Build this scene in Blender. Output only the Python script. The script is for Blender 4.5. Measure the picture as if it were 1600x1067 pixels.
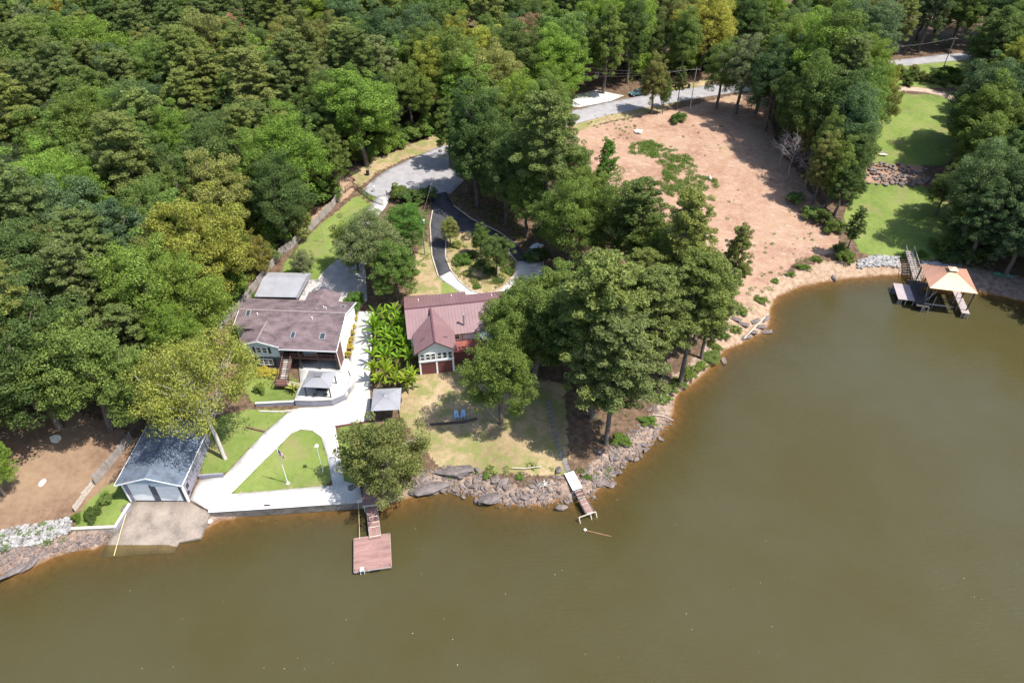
import bpy, bmesh, math, random
import numpy as np
from mathutils import Vector, Matrix
from mathutils.geometry import delaunay_2d_cdt
random.seed(7)
RNG = np.random.default_rng(11)
for o in list(bpy.data.objects):
    bpy.data.objects.remove(o)
SC = bpy.context.scene
COL = SC.collection
R = math.radians

# ------------------------------------------------------------------ camera
F_PX, PITCH, CAM_H = 1095.0, R(40), 84.0
cd = bpy.data.cameras.new('Camera')
cam = bpy.data.objects.new('Camera', cd)
COL.objects.link(cam)
cam.location = (0, 0, CAM_H)
cam.rotation_euler = (R(90) - PITCH, 0, 0)
cd.sensor_width = 36
cd.lens = 36 * F_PX / 1600
cd.clip_start, cd.clip_end = 1, 4000
SC.camera = cam
# ------------------------------------------------------------------ sky, sun, exposure
SUN_EL, SUN_DIR = R(61), R(-18)           # direction towards the sun: +X, a little towards the viewer
sv = Vector((math.cos(SUN_EL) * math.cos(SUN_DIR), math.cos(SUN_EL) * math.sin(SUN_DIR), math.sin(SUN_EL)))
w = bpy.data.worlds.new('World')
SC.world = w
w.use_nodes = True
nt = w.node_tree
sky = nt.nodes.new('ShaderNodeTexSky')
sky.sky_type = 'NISHITA'
sky.sun_disc = False
sky.sun_elevation = SUN_EL
sky.sun_rotation = math.atan2(sv.x, sv.y)
sky.air_density, sky.dust_density = 1.0, 1.2
bg = nt.nodes['Background']
bg.inputs[1].default_value = 0.15
nt.links.new(sky.outputs[0], bg.inputs[0])
sl = bpy.data.lights.new('sun', 'SUN')
sl.energy, sl.angle, sl.color = 4.8, R(0.53), (1.0, 0.95, 0.87)
sun = bpy.data.objects.new('sun', sl)
COL.objects.link(sun)
sun.rotation_euler = (-sv).to_track_quat('-Z', 'Y').to_euler()
sun.location = (60, 0, 120)
SC.view_settings.view_transform = 'Standard'
SC.view_settings.look = 'None'
SC.view_settings.exposure = 0.95
SC.view_settings.gamma = 1
SC.view_settings.use_curve_mapping = False
SC.render.engine = 'CYCLES'
SC.cycles.max_bounces = 5
SC.cycles.diffuse_bounces = 3
SC.cycles.glossy_bounces = 2
SC.cycles.transmission_bounces = 3
SC.cycles.transparent_max_bounces = 4
SC.cycles.caustics_reflective = SC.cycles.caustics_refractive = False

# ------------------------------------------------------------------ photo pixel -> world direction
def ray(px, py):
    x, y = (px - 800) / F_PX, -(py - 533.5) / F_PX
    return np.array([x, math.cos(PITCH) + y * math.sin(PITCH), -math.sin(PITCH) + y * math.cos(PITCH)])
def at(px, py, z=0.0):
    r = ray(px, py); t = (z - CAM_H) / r[2]
    return np.array([r[0] * t, r[1] * t, z])
def zat(px, py, Y):
    r = ray(px, py); t = Y / r[1]
    return CAM_H + r[2] * t
def proj(X, Y, Z):
    f = Y * math.cos(PITCH) - (Z - CAM_H) * math.sin(PITCH)
    u = Y * math.sin(PITCH) + (Z - CAM_H) * math.cos(PITCH)
    return 800 + F_PX * X / f, 533.5 - F_PX * u / f

# ------------------------------------------------------------------ terrain height
SHORE_PX = [(0,897),(25,897),(56,883),(88,867),(135,857),(172,856),(219,850),(267,844),(287,836),(324,826),(341,812),(365,811),
  (388,800),(470,795),(566,789),(604,789),(648,774),(689,764),(712,764),(743,772),(786,786),(834,789),(884,779),(911,782),(928,769),
  (958,748),(948,737),(979,721),(1002,705),(1026,681),(1048,654),(1056,617),(1077,603),(1097,586),(1117,566),(1129,548),
  (1160,536),(1196,516),(1203,500),(1202,485),(1212,465),(1249,448),(1296,439),(1347,433),(1408,429),(1428,434),(1480,440),
  (1532,455),(1600,471)]
shore = [tuple(at(x, y)[:2]) for x, y in SHORE_PX]
land = [(-900,-20),(-200,40),(-90,50)] + shore + [(116,101),(128,82),(140,52),(160,0),(220,-300),(1500,-300),(1500,1500),(-1500,1500),(-1500,-20)]
def seg_dist(P, poly, closed=True):
    P = np.asarray(P, float); best = np.full(len(P), 1e9); n = len(poly)
    for i in range(n if closed else n - 1):
        a = np.array(poly[i]); b = np.array(poly[(i + 1) % n]); ab = b - a
        t = np.clip(((P - a) @ ab) / max(ab @ ab, 1e-9), 0, 1)
        best = np.minimum(best, np.hypot(*(P - a - t[:, None] * ab).T))
    return best
def inside(P, poly):
    P = np.asarray(P, float); x, y = P[:, 0], P[:, 1]; c = np.zeros(len(P), bool); n = len(poly)
    for i in range(n):
        x1, y1 = poly[i]; x2, y2 = poly[(i + 1) % n]
        if y1 == y2: continue
        c ^= ((y1 > y) != (y2 > y)) & (x < (x2 - x1) * (y - y1) / (y2 - y1) + x1)
    return c
def sdist(P, poly):
    d = seg_dist(P, poly); return np.where(inside(P, poly), d, -d)
gx = np.concatenate([[-1400,-900,-600,-420,-300,-240,-200], np.arange(-175, 176, 1.25), [200,240,300,420,600,900,1400]])
gy = np.concatenate([[-290,-150,-60,-10], np.arange(14, 262, 1.25), [275,300,350,450,700,1400]])
GX, GY = np.meshgrid(gx, gy)
GP = np.c_[GX.ravel(), GY.ravel()]
GD = sdist(GP, land)
PROF_D = [-300,-60,-14,-6,-2,0,1.2,3,10,18,27,41,66,100,150,300,1500]
PROF_Z = [-12,-7,-3.2,-1.5,-.55,0,.75,1.35,2.0,2.8,3.75,6.0,8.6,11,13.5,18,30]
def vnoise(x, y, s, ph):
    return (np.sin(x * s + ph) * np.cos(y * s * 1.13 - ph * 1.7) + .5 * np.sin(x * s * 2.3 - y * s * 1.9 + ph * 3)) / 1.5
GZ = np.interp(GD, PROF_D, PROF_Z)
GZ += np.clip(GD / 40, 0, 1) * .35 * vnoise(GP[:, 0], GP[:, 1], .07, 1.3) + np.clip(GD / 4, 0, 1) * .07 * vnoise(GP[:, 0], GP[:, 1], .45, 4.)
RAMP_Y0, RAMP_SL = 56.3, .25
def ramp_z(y): return np.minimum((y - RAMP_Y0) * RAMP_SL, 1.45)
ramp_poly = [tuple(at(172, 858)[:2]), tuple(at(267, 846)[:2]), tuple(at(292, 834)[:2]), tuple(at(325, 827)[:2]), tuple(at(324, 797, 1.2)[:2]), tuple(at(296, 783, 1.5)[:2]), tuple(at(206, 785, 1.5)[:2])]
rs = sdist(GP, ramp_poly)
m = (rs > -1.3)
GZ[m] = np.minimum(GZ[m], ramp_z(GP[m, 1]) - .22)
HZ = GZ.reshape(GX.shape)
def hts(P):
    P = np.atleast_2d(np.asarray(P, float))
    i = np.clip(np.searchsorted(gx, P[:, 0]) - 1, 0, len(gx) - 2); j = np.clip(np.searchsorted(gy, P[:, 1]) - 1, 0, len(gy) - 2)
    u = (P[:, 0] - gx[i]) / (gx[i + 1] - gx[i]); v = (P[:, 1] - gy[j]) / (gy[j + 1] - gy[j])
    return (HZ[j, i] * (1 - u) + HZ[j, i + 1] * u) * (1 - v) + (HZ[j + 1, i] * (1 - u) + HZ[j + 1, i + 1] * u) * v
def hz(x, y): return float(hts([(x, y)])[0])
def gp(px, py, up=0.0):
    z = 3.0
    for _ in range(40):
        p = at(px, py, z); z = .5 * z + .5 * (hz(p[0], p[1]) + up)
    p = at(px, py, z)
    return p
def wpoly(pts): return [tuple(gp(*p)[:2]) for p in pts]

# ------------------------------------------------------------------ materials
MATS = {}
def nodes(name):
    m = bpy.data.materials.new(name); m.use_nodes = True
    t = m.node_tree; return m, t, t.nodes['Principled BSDF']
def N(t, typ, **kw):
    n = t.nodes.new(typ)
    for k, v in kw.items(): setattr(n, k, v)
    return n
def mixc(t, fac, a, b, mode='MIX'):
    n = N(t, 'ShaderNodeMix', data_type='RGBA', blend_type=mode)
    for i, v in ((0, fac), (6, a), (7, b)):
        if hasattr(v, 'links'): t.links.new(v, n.inputs[i])
        else: n.inputs[i].default_value = (*v, 1) if isinstance(v, tuple) and len(v) == 3 else v
    return n.outputs[2]
def math_(t, op, a, b=0.0, c=0.0):
    n = N(t, 'ShaderNodeMath', operation=op)
    for i, v in enumerate((a, b, c)):
        if hasattr(v, 'links'): t.links.new(v, n.inputs[i])
        else: n.inputs[i].default_value = v
    return n.outputs[0]
def noise(t, scale, detail=4, rough=.55, vec=None, out=0):
    n = N(t, 'ShaderNodeTexNoise'); n.inputs['Scale'].default_value = scale; n.inputs['Detail'].default_value = detail; n.inputs['Roughness'].default_value = rough
    if vec is not None: t.links.new(vec, n.inputs['Vector'])
    return n.outputs[out]
def ramp(t, fac, stops):
    n = N(t, 'ShaderNodeValToRGB'); t.links.new(fac, n.inputs[0]); e = n.color_ramp.elements
    while len(e) < len(stops): e.new(.5)
    for el, (p, c) in zip(e, stops): el.position = p; el.color = (*c, 1) if len(c) == 3 else c
    return n.outputs[0]
def pos(t): return N(t, 'ShaderNodeNewGeometry').outputs['Position']
def objc(t): return N(t, 'ShaderNodeTexCoord').outputs['Object']
def bump(t, b, h, strength, dist):
    n = N(t, 'ShaderNodeBump'); n.inputs['Strength'].default_value = strength; n.inputs['Distance'].default_value = dist
    t.links.new(h, n.inputs['Height']); t.links.new(n.outputs[0], b.inputs['Normal'])
def smooth(t, v, a, b):
    n = N(t, 'ShaderNodeMapRange', interpolation_type='SMOOTHSTEP'); t.links.new(v, n.inputs[0])
    n.inputs[1].default_value, n.inputs[2].default_value = a, b; return n.outputs[0]
def mat(name, col, rough=.8, var=.15, scale=3.0, dark=None, metal=0, bmp=0.0, spec=.5, fine=None, stretch=None):
    """surface colour with two scales of blotches and grain"""
    if name in MATS: return MATS[name]
    m, t, b = nodes(name)
    v = objc(t)
    if stretch:
        mp = N(t, 'ShaderNodeMapping'); mp.inputs['Scale'].default_value = stretch; t.links.new(v, mp.inputs[0]); v = mp.outputs[0]
    n1 = noise(t, scale, 5, .6, v); n2 = noise(t, fine or scale * 7, 3, .6, v)
    s = math_(t, 'ADD', math_(t, 'MULTIPLY', n1, .65), math_(t, 'MULTIPLY', n2, .35))
    d = dark or tuple(c * (1 - 2.2 * var) for c in col); l = tuple(min(1, c * (1 + 1.6 * var)) for c in col)
    t.links.new(ramp(t, s, [(.34, d), (.5, col), (.66, l)]), b.inputs['Base Color'])
    b.inputs['Roughness'].default_value = rough; b.inputs['Metallic'].default_value = metal
    b.inputs['Specular IOR Level'].default_value = spec
    if bmp: bump(t, b, n2, bmp, .05)
    MATS[name] = m; return m
concrete = mat('concrete', (.43, .415, .39), .9, .13, .3, fine=6)
ramp_concrete = mat('ramp_concrete', (.21, .172, .142), .9, .2, .5, fine=5)
grey_concrete = mat('weathered_concrete', (.33, .31, .30), .9, .12, .6, fine=6)
lilac_wall = mat('painted_block_wall', (.22, .21, .25), .85, .1, .8)
asphalt = mat('old_asphalt', (.235, .225, .23), .92, .1, .5, fine=9)
black_asphalt = mat('fresh_asphalt', (.035, .036, .042), .9, .25, .6, fine=8)
kerb_mat = mat('kerb_stone', (.36, .31, .25), .9, .18, 1.2)
shingle = mat('brown_shingle', (.115, .083, .088), .93, .3, .8, bmp=.4, stretch=(.6, 1, 1), fine=9)
blue_shingle = mat('slate_blue_shingle', (.088, .108, .142), .93, .2, 1.0, bmp=.4, fine=9)
maroon_metal = mat('maroon_metal_roof', (.175, .100, .104), .5, .07, .5)
grey_metal = mat('grey_metal_roof', (.245, .245, .265), .45, .06, .5)
tan_metal = mat('cream_metal_roof', (.50, .36, .20), .5, .07, .4)
salmon = mat('salmon_metal', (.34, .185, .125), .5, .07, .4)
white = mat('white_paint', (.74, .75, .74), .6, .05, 1.0)
cream = mat('cream_siding', (.68, .68, .63), .7, .06, 1.0)
blue_siding = mat('pale_blue_siding', (.46, .52, .57), .7, .06, 1.0)
dark_siding = mat('charcoal_block', (.085, .085, .10), .8, .15, 1.2)
maroon = mat('maroon_paint', (.12, .035, .035), .6, .12, 1.5)
maroon_deck = mat('maroon_deck_boards', (.22, .065, .05), .7, .18, 1.2)
brown_wood = mat('brown_stained_wood', (.115, .055, .045), .75, .2, 2.0)
dark_wood = mat('dark_wet_wood', (.05, .04, .037), .8, .25, 2.0)
grey_wood = mat('weathered_wood', (.25, .22, .20), .9, .2, 1.6, stretch=(1, 1, .25))
pale_wood = mat('bleached_wood', (.42, .37, .31), .9, .15, 2.0)
red_deck = mat('faded_red_decking', (.235, .135, .118), .85, .18, 1.4, stretch=(.25, 1, 1))
bark = mat('bark', (.12, .095, .078), .95, .3, 1.5, stretch=(1, 1, .3))
pale_bark = mat('pale_bark', (.36, .33, .29), .95, .25, 1.5, stretch=(1, 1, .3))
black = mat('black_metal', (.02, .02, .022), .5, .2, 2)
dark_void = mat('dark_interior', (.03, .028, .03), .9, .2, 2)
shutter = mat('black_shutter', (.02, .022, .028), .6, .1, 2)
silver = mat('galvanised_metal', (.5, .5, .52), .35, .08, 2, metal=.7)
rock_mat = mat('grey_brown_rock', (.145, .115, .105), .95, .38, 1.3, bmp=.8)
big_rock = mat('smooth_dark_rock', (.125, .105, .10), .95, .3, .8, bmp=.6)
white_rock = mat('white_riprap', (.25, .24, .235), .95, .36, 1.5, bmp=.6)
pale_rock = mat('pale_boulder', (.58, .54, .47), .9, .12, 1.5, bmp=.5)
sky_blue = mat('pale_blue_plastic', (.30, .48, .68), .5, .08, 2)
blue_bin = mat('blue_plastic', (.02, .10, .45), .4, .1, 2)
rope_mat = mat('yellow_rope', (.55, .45, .22), .8, .1, 3)
rust = mat('rusty_pipe', (.25, .13, .06), .8, .3, 3)
canvas = mat('white_canvas', (.74, .73, .70), .9, .05, 2)
hull_green = mat('green_hull', (.06, .19, .14), .4, .2, 2)
car_teal = mat('teal_car_paint', (.05, .12, .13), .25, .08, 1)
car_white = mat('white_car_paint', (.65, .66, .68), .25, .04, 1)
rubber = mat('rubber', (.02, .02, .02), .8, .2, 4)
def glass_mat():
    m, t, b = nodes('window_glass'); b.inputs['Base Color'].default_value = (.035, .045, .05, 1)
    b.inputs['Roughness'].default_value = .08; b.inputs['Specular IOR Level'].default_value = .8; return m
glass = glass_mat()
def leaf_mat(name, trans=.47, spread=.85):
    m, t, b = nodes(name)
    oi = N(t, 'ShaderNodeObjectInfo')
    lv = N(t, 'ShaderNodeAttribute', attribute_name='lv').outputs['Fac']
    big = noise(t, .9, 2, .5, objc(t))
    v = math_(t, 'ADD', math_(t, 'MULTIPLY', lv, spread), math_(t, 'MULTIPLY', big, .9))
    v = math_(t, 'ADD', v, .18)
    hs = N(t, 'ShaderNodeHueSaturation'); t.links.new(oi.outputs['Color'], hs.inputs['Color']); t.links.new(v, hs.inputs['Value'])
    t.links.new(math_(t, 'ADD', math_(t, 'MULTIPLY', math_(t, 'SUBTRACT', lv, .5), -.035), .5), hs.inputs['Hue'])
    c = hs.outputs[0]
    t.links.new(c, b.inputs['Base Color']); b.inputs['Roughness'].default_value = .55; b.inputs['Specular IOR Level'].default_value = .12
    tr = N(t, 'ShaderNodeBsdfTranslucent'); t.links.new(mixc(t, .5, c, (1.0, 1.0, .35), 'MULTIPLY'), tr.inputs[0])
    mx = N(t, 'ShaderNodeMixShader'); mx.inputs[0].default_value = trans
    t.links.new(b.outputs[0], mx.inputs[1]); t.links.new(tr.outputs[0], mx.inputs[2])
    t.links.new(mx.outputs[0], t.nodes['Material Output'].inputs[0]); return m
leaf = leaf_mat('foliage')

# ------------------------------------------------------------------ mesh helpers
class MB:
    def __init__(s): s.v = []; s.f = []
    def add(s, vs, fs):
        o = len(s.v); s.v += [tuple(map(float, p)) for p in vs]; s.f += [tuple(i + o for i in f) for f in fs]; return s
    def box(s, x0, x1, y0, y1, z0, z1):
        return s.add([(x0,y0,z0),(x1,y0,z0),(x1,y1,z0),(x0,y1,z0),(x0,y0,z1),(x1,y0,z1),(x1,y1,z1),(x0,y1,z1)],
                     [(0,3,2,1),(4,5,6,7),(0,1,5,4),(1,2,6,5),(2,3,7,6),(3,0,4,7)])
    def beam(s, a, b, w, h=None):
        a, b = Vector(a), Vector(b); d = (b - a).normalized(); h = h or w
        up = Vector((0, 0, 1)) if abs(d.z) < .95 else Vector((0, 1, 0))
        x = d.cross(up).normalized() * w / 2; y = x.cross(d).normalized() * h / 2
        vs = [a - x - y, a + x - y, a + x + y, a - x + y, b - x - y, b + x - y, b + x + y, b - x + y]
        return s.add(vs, [(0,1,2,3),(7,6,5,4),(4,5,1,0),(5,6,2,1),(6,7,3,2),(7,4,0,3)])
    def tube(s, pts, rad, n=6, cap=True):
        pts = [Vector(p) for p in pts]; rings = []
        for i, p in enumerate(pts):
            d = (pts[min(i + 1, len(pts) - 1)] - pts[max(i - 1, 0)]).normalized()
            up = Vector((0, 0, 1)) if abs(d.z) < .9 else Vector((1, 0, 0))
            x = d.cross(up).normalized(); y = d.cross(x)
            r = rad[i] if isinstance(rad, (list, tuple)) else rad
            rings.append([p + (x * math.cos(2 * math.pi * k / n) + y * math.sin(2 * math.pi * k / n)) * r for k in range(n)])
        vs = [q for rg in rings for q in rg]
        fs = [(i * n + k, i * n + (k + 1) % n, (i + 1) * n + (k + 1) % n, (i + 1) * n + k) for i in range(len(pts) - 1) for k in range(n)]
        if cap: fs += [tuple(range(n))[::-1], tuple(range((len(pts) - 1) * n, len(pts) * n))]
        return s.add(vs, fs)
    def slabpoly(s, pts, th):
        """a flat polygon with thickness th below it"""
        n = len(pts); p = [Vector(q) for q in pts]; nn = (p[1] - p[0]).cross(p[2] - p[0]).normalized()
        if nn.z < 0: p.reverse(); nn = -nn
        q = [v - nn * th for v in p]
        return s.add(p + q, [tuple(range(n)), tuple(range(2 * n - 1, n - 1, -1))] + [(i, i + n, (i + 1) % n + n, (i + 1) % n) for i in range(n)])
    def prism(s, pts, z0, z1):
        n = len(pts); a = sum(pts[i][0] * pts[(i + 1) % n][1] - pts[(i + 1) % n][0] * pts[i][1] for i in range(n))
        if a < 0: pts = pts[::-1]
        return s.add([(x, y, z0) for x, y in pts] + [(x, y, z1) for x, y in pts],
                     [tuple(range(n))[::-1], tuple(range(n, 2 * n))] + [(i, (i + 1) % n, (i + 1) % n + n, i + n) for i in range(n)])
    def xprism(s, prof, y0, y1):
        """profile in x,z swept along y"""
        n = len(prof)
        return s.add([(x, y0, z) for x, z in prof] + [(x, y1, z) for x, z in prof],
                     [tuple(range(n)), tuple(range(n, 2 * n))[::-1]] + [(i, i + n, (i + 1) % n + n, (i + 1) % n) for i in range(n)])
    def mesh(s, name):
        me = bpy.data.meshes.new(name); me.from_pydata(s.v, [], s.f); me.update(); return me
def link(name, me, m=None, parent=None):
    o = bpy.data.objects.new(name, me); COL.objects.link(o)
    if m and me and not me.materials: me.materials.append(m)
    if parent: o.parent = parent
    return o
def fix_normals(me):
    bm = bmesh.new(); bm.from_mesh(me); bmesh.ops.recalc_face_normals(bm, faces=bm.faces); bm.to_mesh(me); bm.free()
def part(name, mb, m, parent, kind=None, bev=0):
    me = mb.mesh(name); fix_normals(me)
    o = link(name, me, m, parent)
    if kind: o['kind'] = kind
    if bev:
        md = o.modifiers.new('bevel', 'BEVEL'); md.width = bev; md.segments = 2
    return o
def tag(o, label, cat, group=None):
    o['label'] = label; o['category'] = cat
    if group: o['group'] = group
    return o
def thing(name, label, cat, loc=(0, 0, 0), rz=0.0, group=None):
    o = bpy.data.objects.new(name, None); COL.objects.link(o); o.empty_display_size = .3
    o.location = loc; o.rotation_euler = (0, 0, rz)
    return tag(o, label, cat, group)
def copy_tree(root, loc=None, rz=None, label=None, group=None, sc=None):
    r = root.copy(); COL.objects.link(r)
    for ch in root.children:
        c = ch.copy(); COL.objects.link(c); c.parent = r
        for g in ch.children:
            k = g.copy(); COL.objects.link(k); k.parent = c
    if loc is not None: r.location = loc
    if rz is not None: r.rotation_euler[2] = rz
    if label: r['label'] = label
    if group: r['group'] = group
    if sc: r.scale = sc
    return r
def np_mesh(name, V, quads):
    """fast mesh: V (n,3), quads (m,4)"""
    me = bpy.data.meshes.new(name); nf = len(quads); k = quads.shape[1]
    me.vertices.add(len(V)); me.vertices.foreach_set('co', np.ascontiguousarray(V, np.float32).ravel())
    me.loops.add(nf * k); me.loops.foreach_set('vertex_index', np.ascontiguousarray(quads, np.int32).ravel())
    me.polygons.add(nf); me.polygons.foreach_set('loop_start', np.arange(0, nf * k, k, dtype=np.int32))
    me.update(calc_edges=True); return me

# ------------------------------------------------------------------ ground zones (outlines found in the photo, laid on the terrain)
ZONES = {
 'lawn': [[(455,676),(470,670),(488,672),(503,682),(512,712),(521,760),(357,774)], [(522,667),(560,662),(585,660),(600,700),(590,757),(538,756),(530,712)],
   [(390,640),(455,640),(412,676),(345,748),(312,745),(322,690),(340,650)], [(388,573),(445,577),(470,600),(462,632),(395,630),(378,600)],
   [(530,328),(556,305),(582,322),(562,350),(548,385),(512,425),(485,445),(440,428),(445,410),(490,360)],
   [(187,752),(205,785),(180,824),(112,827),(125,797),(170,755)], [(1345,146),(1490,150),(1510,200),(1480,258),(1335,254)],
   [(1335,283),(1440,290),(1500,330),(1500,402),(1430,408),(1345,396),(1318,340)], 
   [(1380,105),(1520,92),(1520,135),(1390,140)], 
   [(572,290),(600,312),(590,322),(562,300)], [(705,440),(730,464),(690,462),(688,436)]],
 'dry': [[(545,272),(600,243),(690,205),(700,228),(640,246),(592,267),(562,292)], [(893,194),(1000,168),(1060,158),(1040,172),(950,190),(900,207)], [(1000,142),(1110,124),(1110,134),(1030,146)], [(630,600),(660,583),(735,573),(880,600),(890,742),(780,742),(690,735),(655,690),(625,650)], [(650,400),(672,368),(685,432),(732,468),(640,475)],
   [(700,372),(735,360),(790,388),(808,408),(800,435),(775,456),(745,460),(718,440),(696,410)], [(500,370),(520,345),(470,440),(455,440)]],
 'clay': [[(893,205),(960,190),(1100,160),(1190,140),(1215,230),(1265,300),(1305,345),(1312,395),(1255,402),(1215,432),(1180,475),(1140,482),(1080,430),(1000,330),(905,262)],
   [(535,268),(550,280),(560,292),(540,312),(520,318)], [(1340,252),(1440,256),(1450,290),(1340,284)], [(405,430),(440,395),(520,322),(512,318),(380,440)]],
 'tan': [[(-200,650),(0,650),(120,640),(215,685),(185,735),(140,795),(60,822),(0,835),(-200,860)], [(350,520),(388,540),(388,580),(345,600)]],
 'sand': [[(1140,484),(1215,432),(1285,408),(1420,410),(1440,442),(1250,458),(1215,480),(1205,525),(1130,562),(1100,602),(1060,628),(1040,612),(1105,556)]],
 'mud': [[(1500,415),(1640,440),(1640,490),(1530,462),(1490,445)], [(0,860),(180,835),(180,862),(60,890),(0,902)]],
}
ZW = {k: [wpoly(p) for p in v] for k, v in ZONES.items()}
def zone_mask(P, polys, soft=1.5):
    m = np.full(len(P), -1e9)
    for q in polys: m = np.maximum(m, sdist(P, q))
    return np.clip(.5 + m / (2 * soft), 0, 1)
near = (np.abs(GP[:, 0]) < 180) & (GP[:, 1] < 265)
gm = bpy.data.meshes.new('ground')
nx, ny = len(gx), len(gy)
idx = np.arange(nx * ny).reshape(ny, nx)
Q = np.stack([idx[:-1, :-1], idx[:-1, 1:], idx[1:, 1:], idx[1:, :-1]], -1).reshape(-1, 4)
gm = np_mesh('ground', np.c_[GP, GZ], Q)
for k, polys in ZW.items():
    a = gm.attributes.new(k, 'FLOAT', 'POINT'); v = np.zeros(len(GP)); v[near] = zone_mask(GP[near], polys); a.data.foreach_set('value', v.astype(np.float32))
a = gm.attributes.new('bank', 'FLOAT', 'POINT'); a.data.foreach_set('value', np.clip(.5 + (2.6 - GD) / 3.0, 0, 1).astype(np.float32))
gm.polygons.foreach_set('use_smooth', np.ones(len(Q), bool))
def ground_mat():
    m, t, b = nodes('ground_cover')
    p = pos(t)
    wob = noise(t, .55, 5, .6, p); wob2 = noise(t, 2.2, 3, .6, p); fine = noise(t, 9, 3, .7, p); broad = noise(t, .12, 3, .5, p); mid = noise(t, 1.1, 4, .6, p)
    def two(f, a, c, b_): return ramp(t, f, [(.36, a), (.5, c), (.64, b_)])
    fm = math_(t, 'ADD', math_(t, 'MULTIPLY', mid, .55), math_(t, 'MULTIPLY', fine, .45))
    fb = math_(t, 'ADD', math_(t, 'MULTIPLY', broad, .5), math_(t, 'MULTIPLY', fm, .5))
    col = two(fm, (.05, .032, .022), (.10, .065, .042), (.17, .115, .075))
    def layer(col, name, c, k=.9, k2=.35):
        at_ = N(t, 'ShaderNodeAttribute', attribute_name=name).outputs['Fac']
        v = math_(t, 'ADD', at_, math_(t, 'MULTIPLY', math_(t, 'SUBTRACT', wob, .5), k)); v = math_(t, 'ADD', v, math_(t, 'MULTIPLY', math_(t, 'SUBTRACT', wob2, .5), k2))
        return mixc(t, smooth(t, v, .42, .58), col, c)
    col = layer(col, 'tan', two(fb, (.11, .066, .043), (.20, .130, .086), (.25, .18, .115)))
    clay = two(fb, (.18, .100, .064), (.285, .178, .122), (.34, .24, .175))
    clay = mixc(t, smooth(t, math_(t, 'ADD', math_(t, 'MULTIPLY', broad, .6), math_(t, 'MULTIPLY', fine, .4)), .52, .64), clay, (.27, .185, .115))
    mpc = N(t, 'ShaderNodeMapping'); mpc.inputs['Rotation'].default_value = (0, 0, R(35)); mpc.inputs['Scale'].default_value = (.6, 1.0, 1); t.links.new(p, mpc.inputs[0])
    streak = noise(t, .9, 6, .7, mpc.outputs[0]); spk = noise(t, 3.3, 6, .75, p)
    clay = mixc(t, smooth(t, streak, .48, .78), clay, (.36, .275, .215)); clay = mixc(t, math_(t, 'MULTIPLY', smooth(t, spk, .55, .70), .5), clay, (.13, .075, .05))
    clay = mixc(t, math_(t, 'MULTIPLY', smooth(t, noise(t, .28, 5, .6, p), .55, .68), .6), clay, (.25, .135, .09))
    col = layer(col, 'clay', clay)
    dry = two(fb, (.15, .125, .058), (.275, .205, .118), (.36, .27, .17))
    dry = mixc(t, math_(t, 'MULTIPLY', smooth(t, noise(t, .3, 5, .65, p), .44, .60), .8), dry, (.15, .165, .05)); dry = mixc(t, math_(t, 'MULTIPLY', smooth(t, noise(t, 2.1, 5, .7, p), .56, .70), .6), dry, (.13, .085, .05))
    col = layer(col, 'dry', dry)
    lawn = two(fb, (.088, .125, .028), (.128, .172, .040), (.180, .208, .060))
    lawn = mixc(t, math_(t, 'MULTIPLY', smooth(t, noise(t, .2, 5, .65, p), .50, .70), .7), lawn, (.185, .165, .075))
    lawn = mixc(t, math_(t, 'MULTIPLY', smooth(t, noise(t, 1.7, 4, .7, p), .56, .70), .45), lawn, (.07, .085, .028))
    col = layer(col, 'lawn', lawn, .35, .2)
    col = layer(col, 'bank', two(fm, (.10, .066, .047), (.21, .150, .115), (.31, .25, .20)), .8, .5)
    col = layer(col, 'mud', two(fm, (.09, .06, .05), (.19, .135, .11), (.28, .22, .18)), .6)
    col = layer(col, 'sand', two(fm, (.18, .11, .07), (.28, .195, .132), (.36, .28, .205)), .6)
    sx = N(t, 'ShaderNodeSeparateXYZ'); t.links.new(p, sx.inputs[0])
    wet = smooth(t, math_(t, 'ADD', sx.outputs[2], math_(t, 'MULTIPLY', math_(t, 'SUBTRACT', wob2, .5), .35)), .28, .02)
    col = mixc(t, wet, col, two(fm, (.10, .058, .032), (.16, .092, .048), (.20, .125, .07)))
    t.links.new(col, b.inputs['Base Color']); b.inputs['Roughness'].default_value = .95; b.inputs['Specular IOR Level'].default_value = .15
    bump(t, b, math_(t, 'ADD', fine, mid), .55, .10); return m
go = link('ground', gm, ground_mat()); go['kind'] = 'structure'

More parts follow.
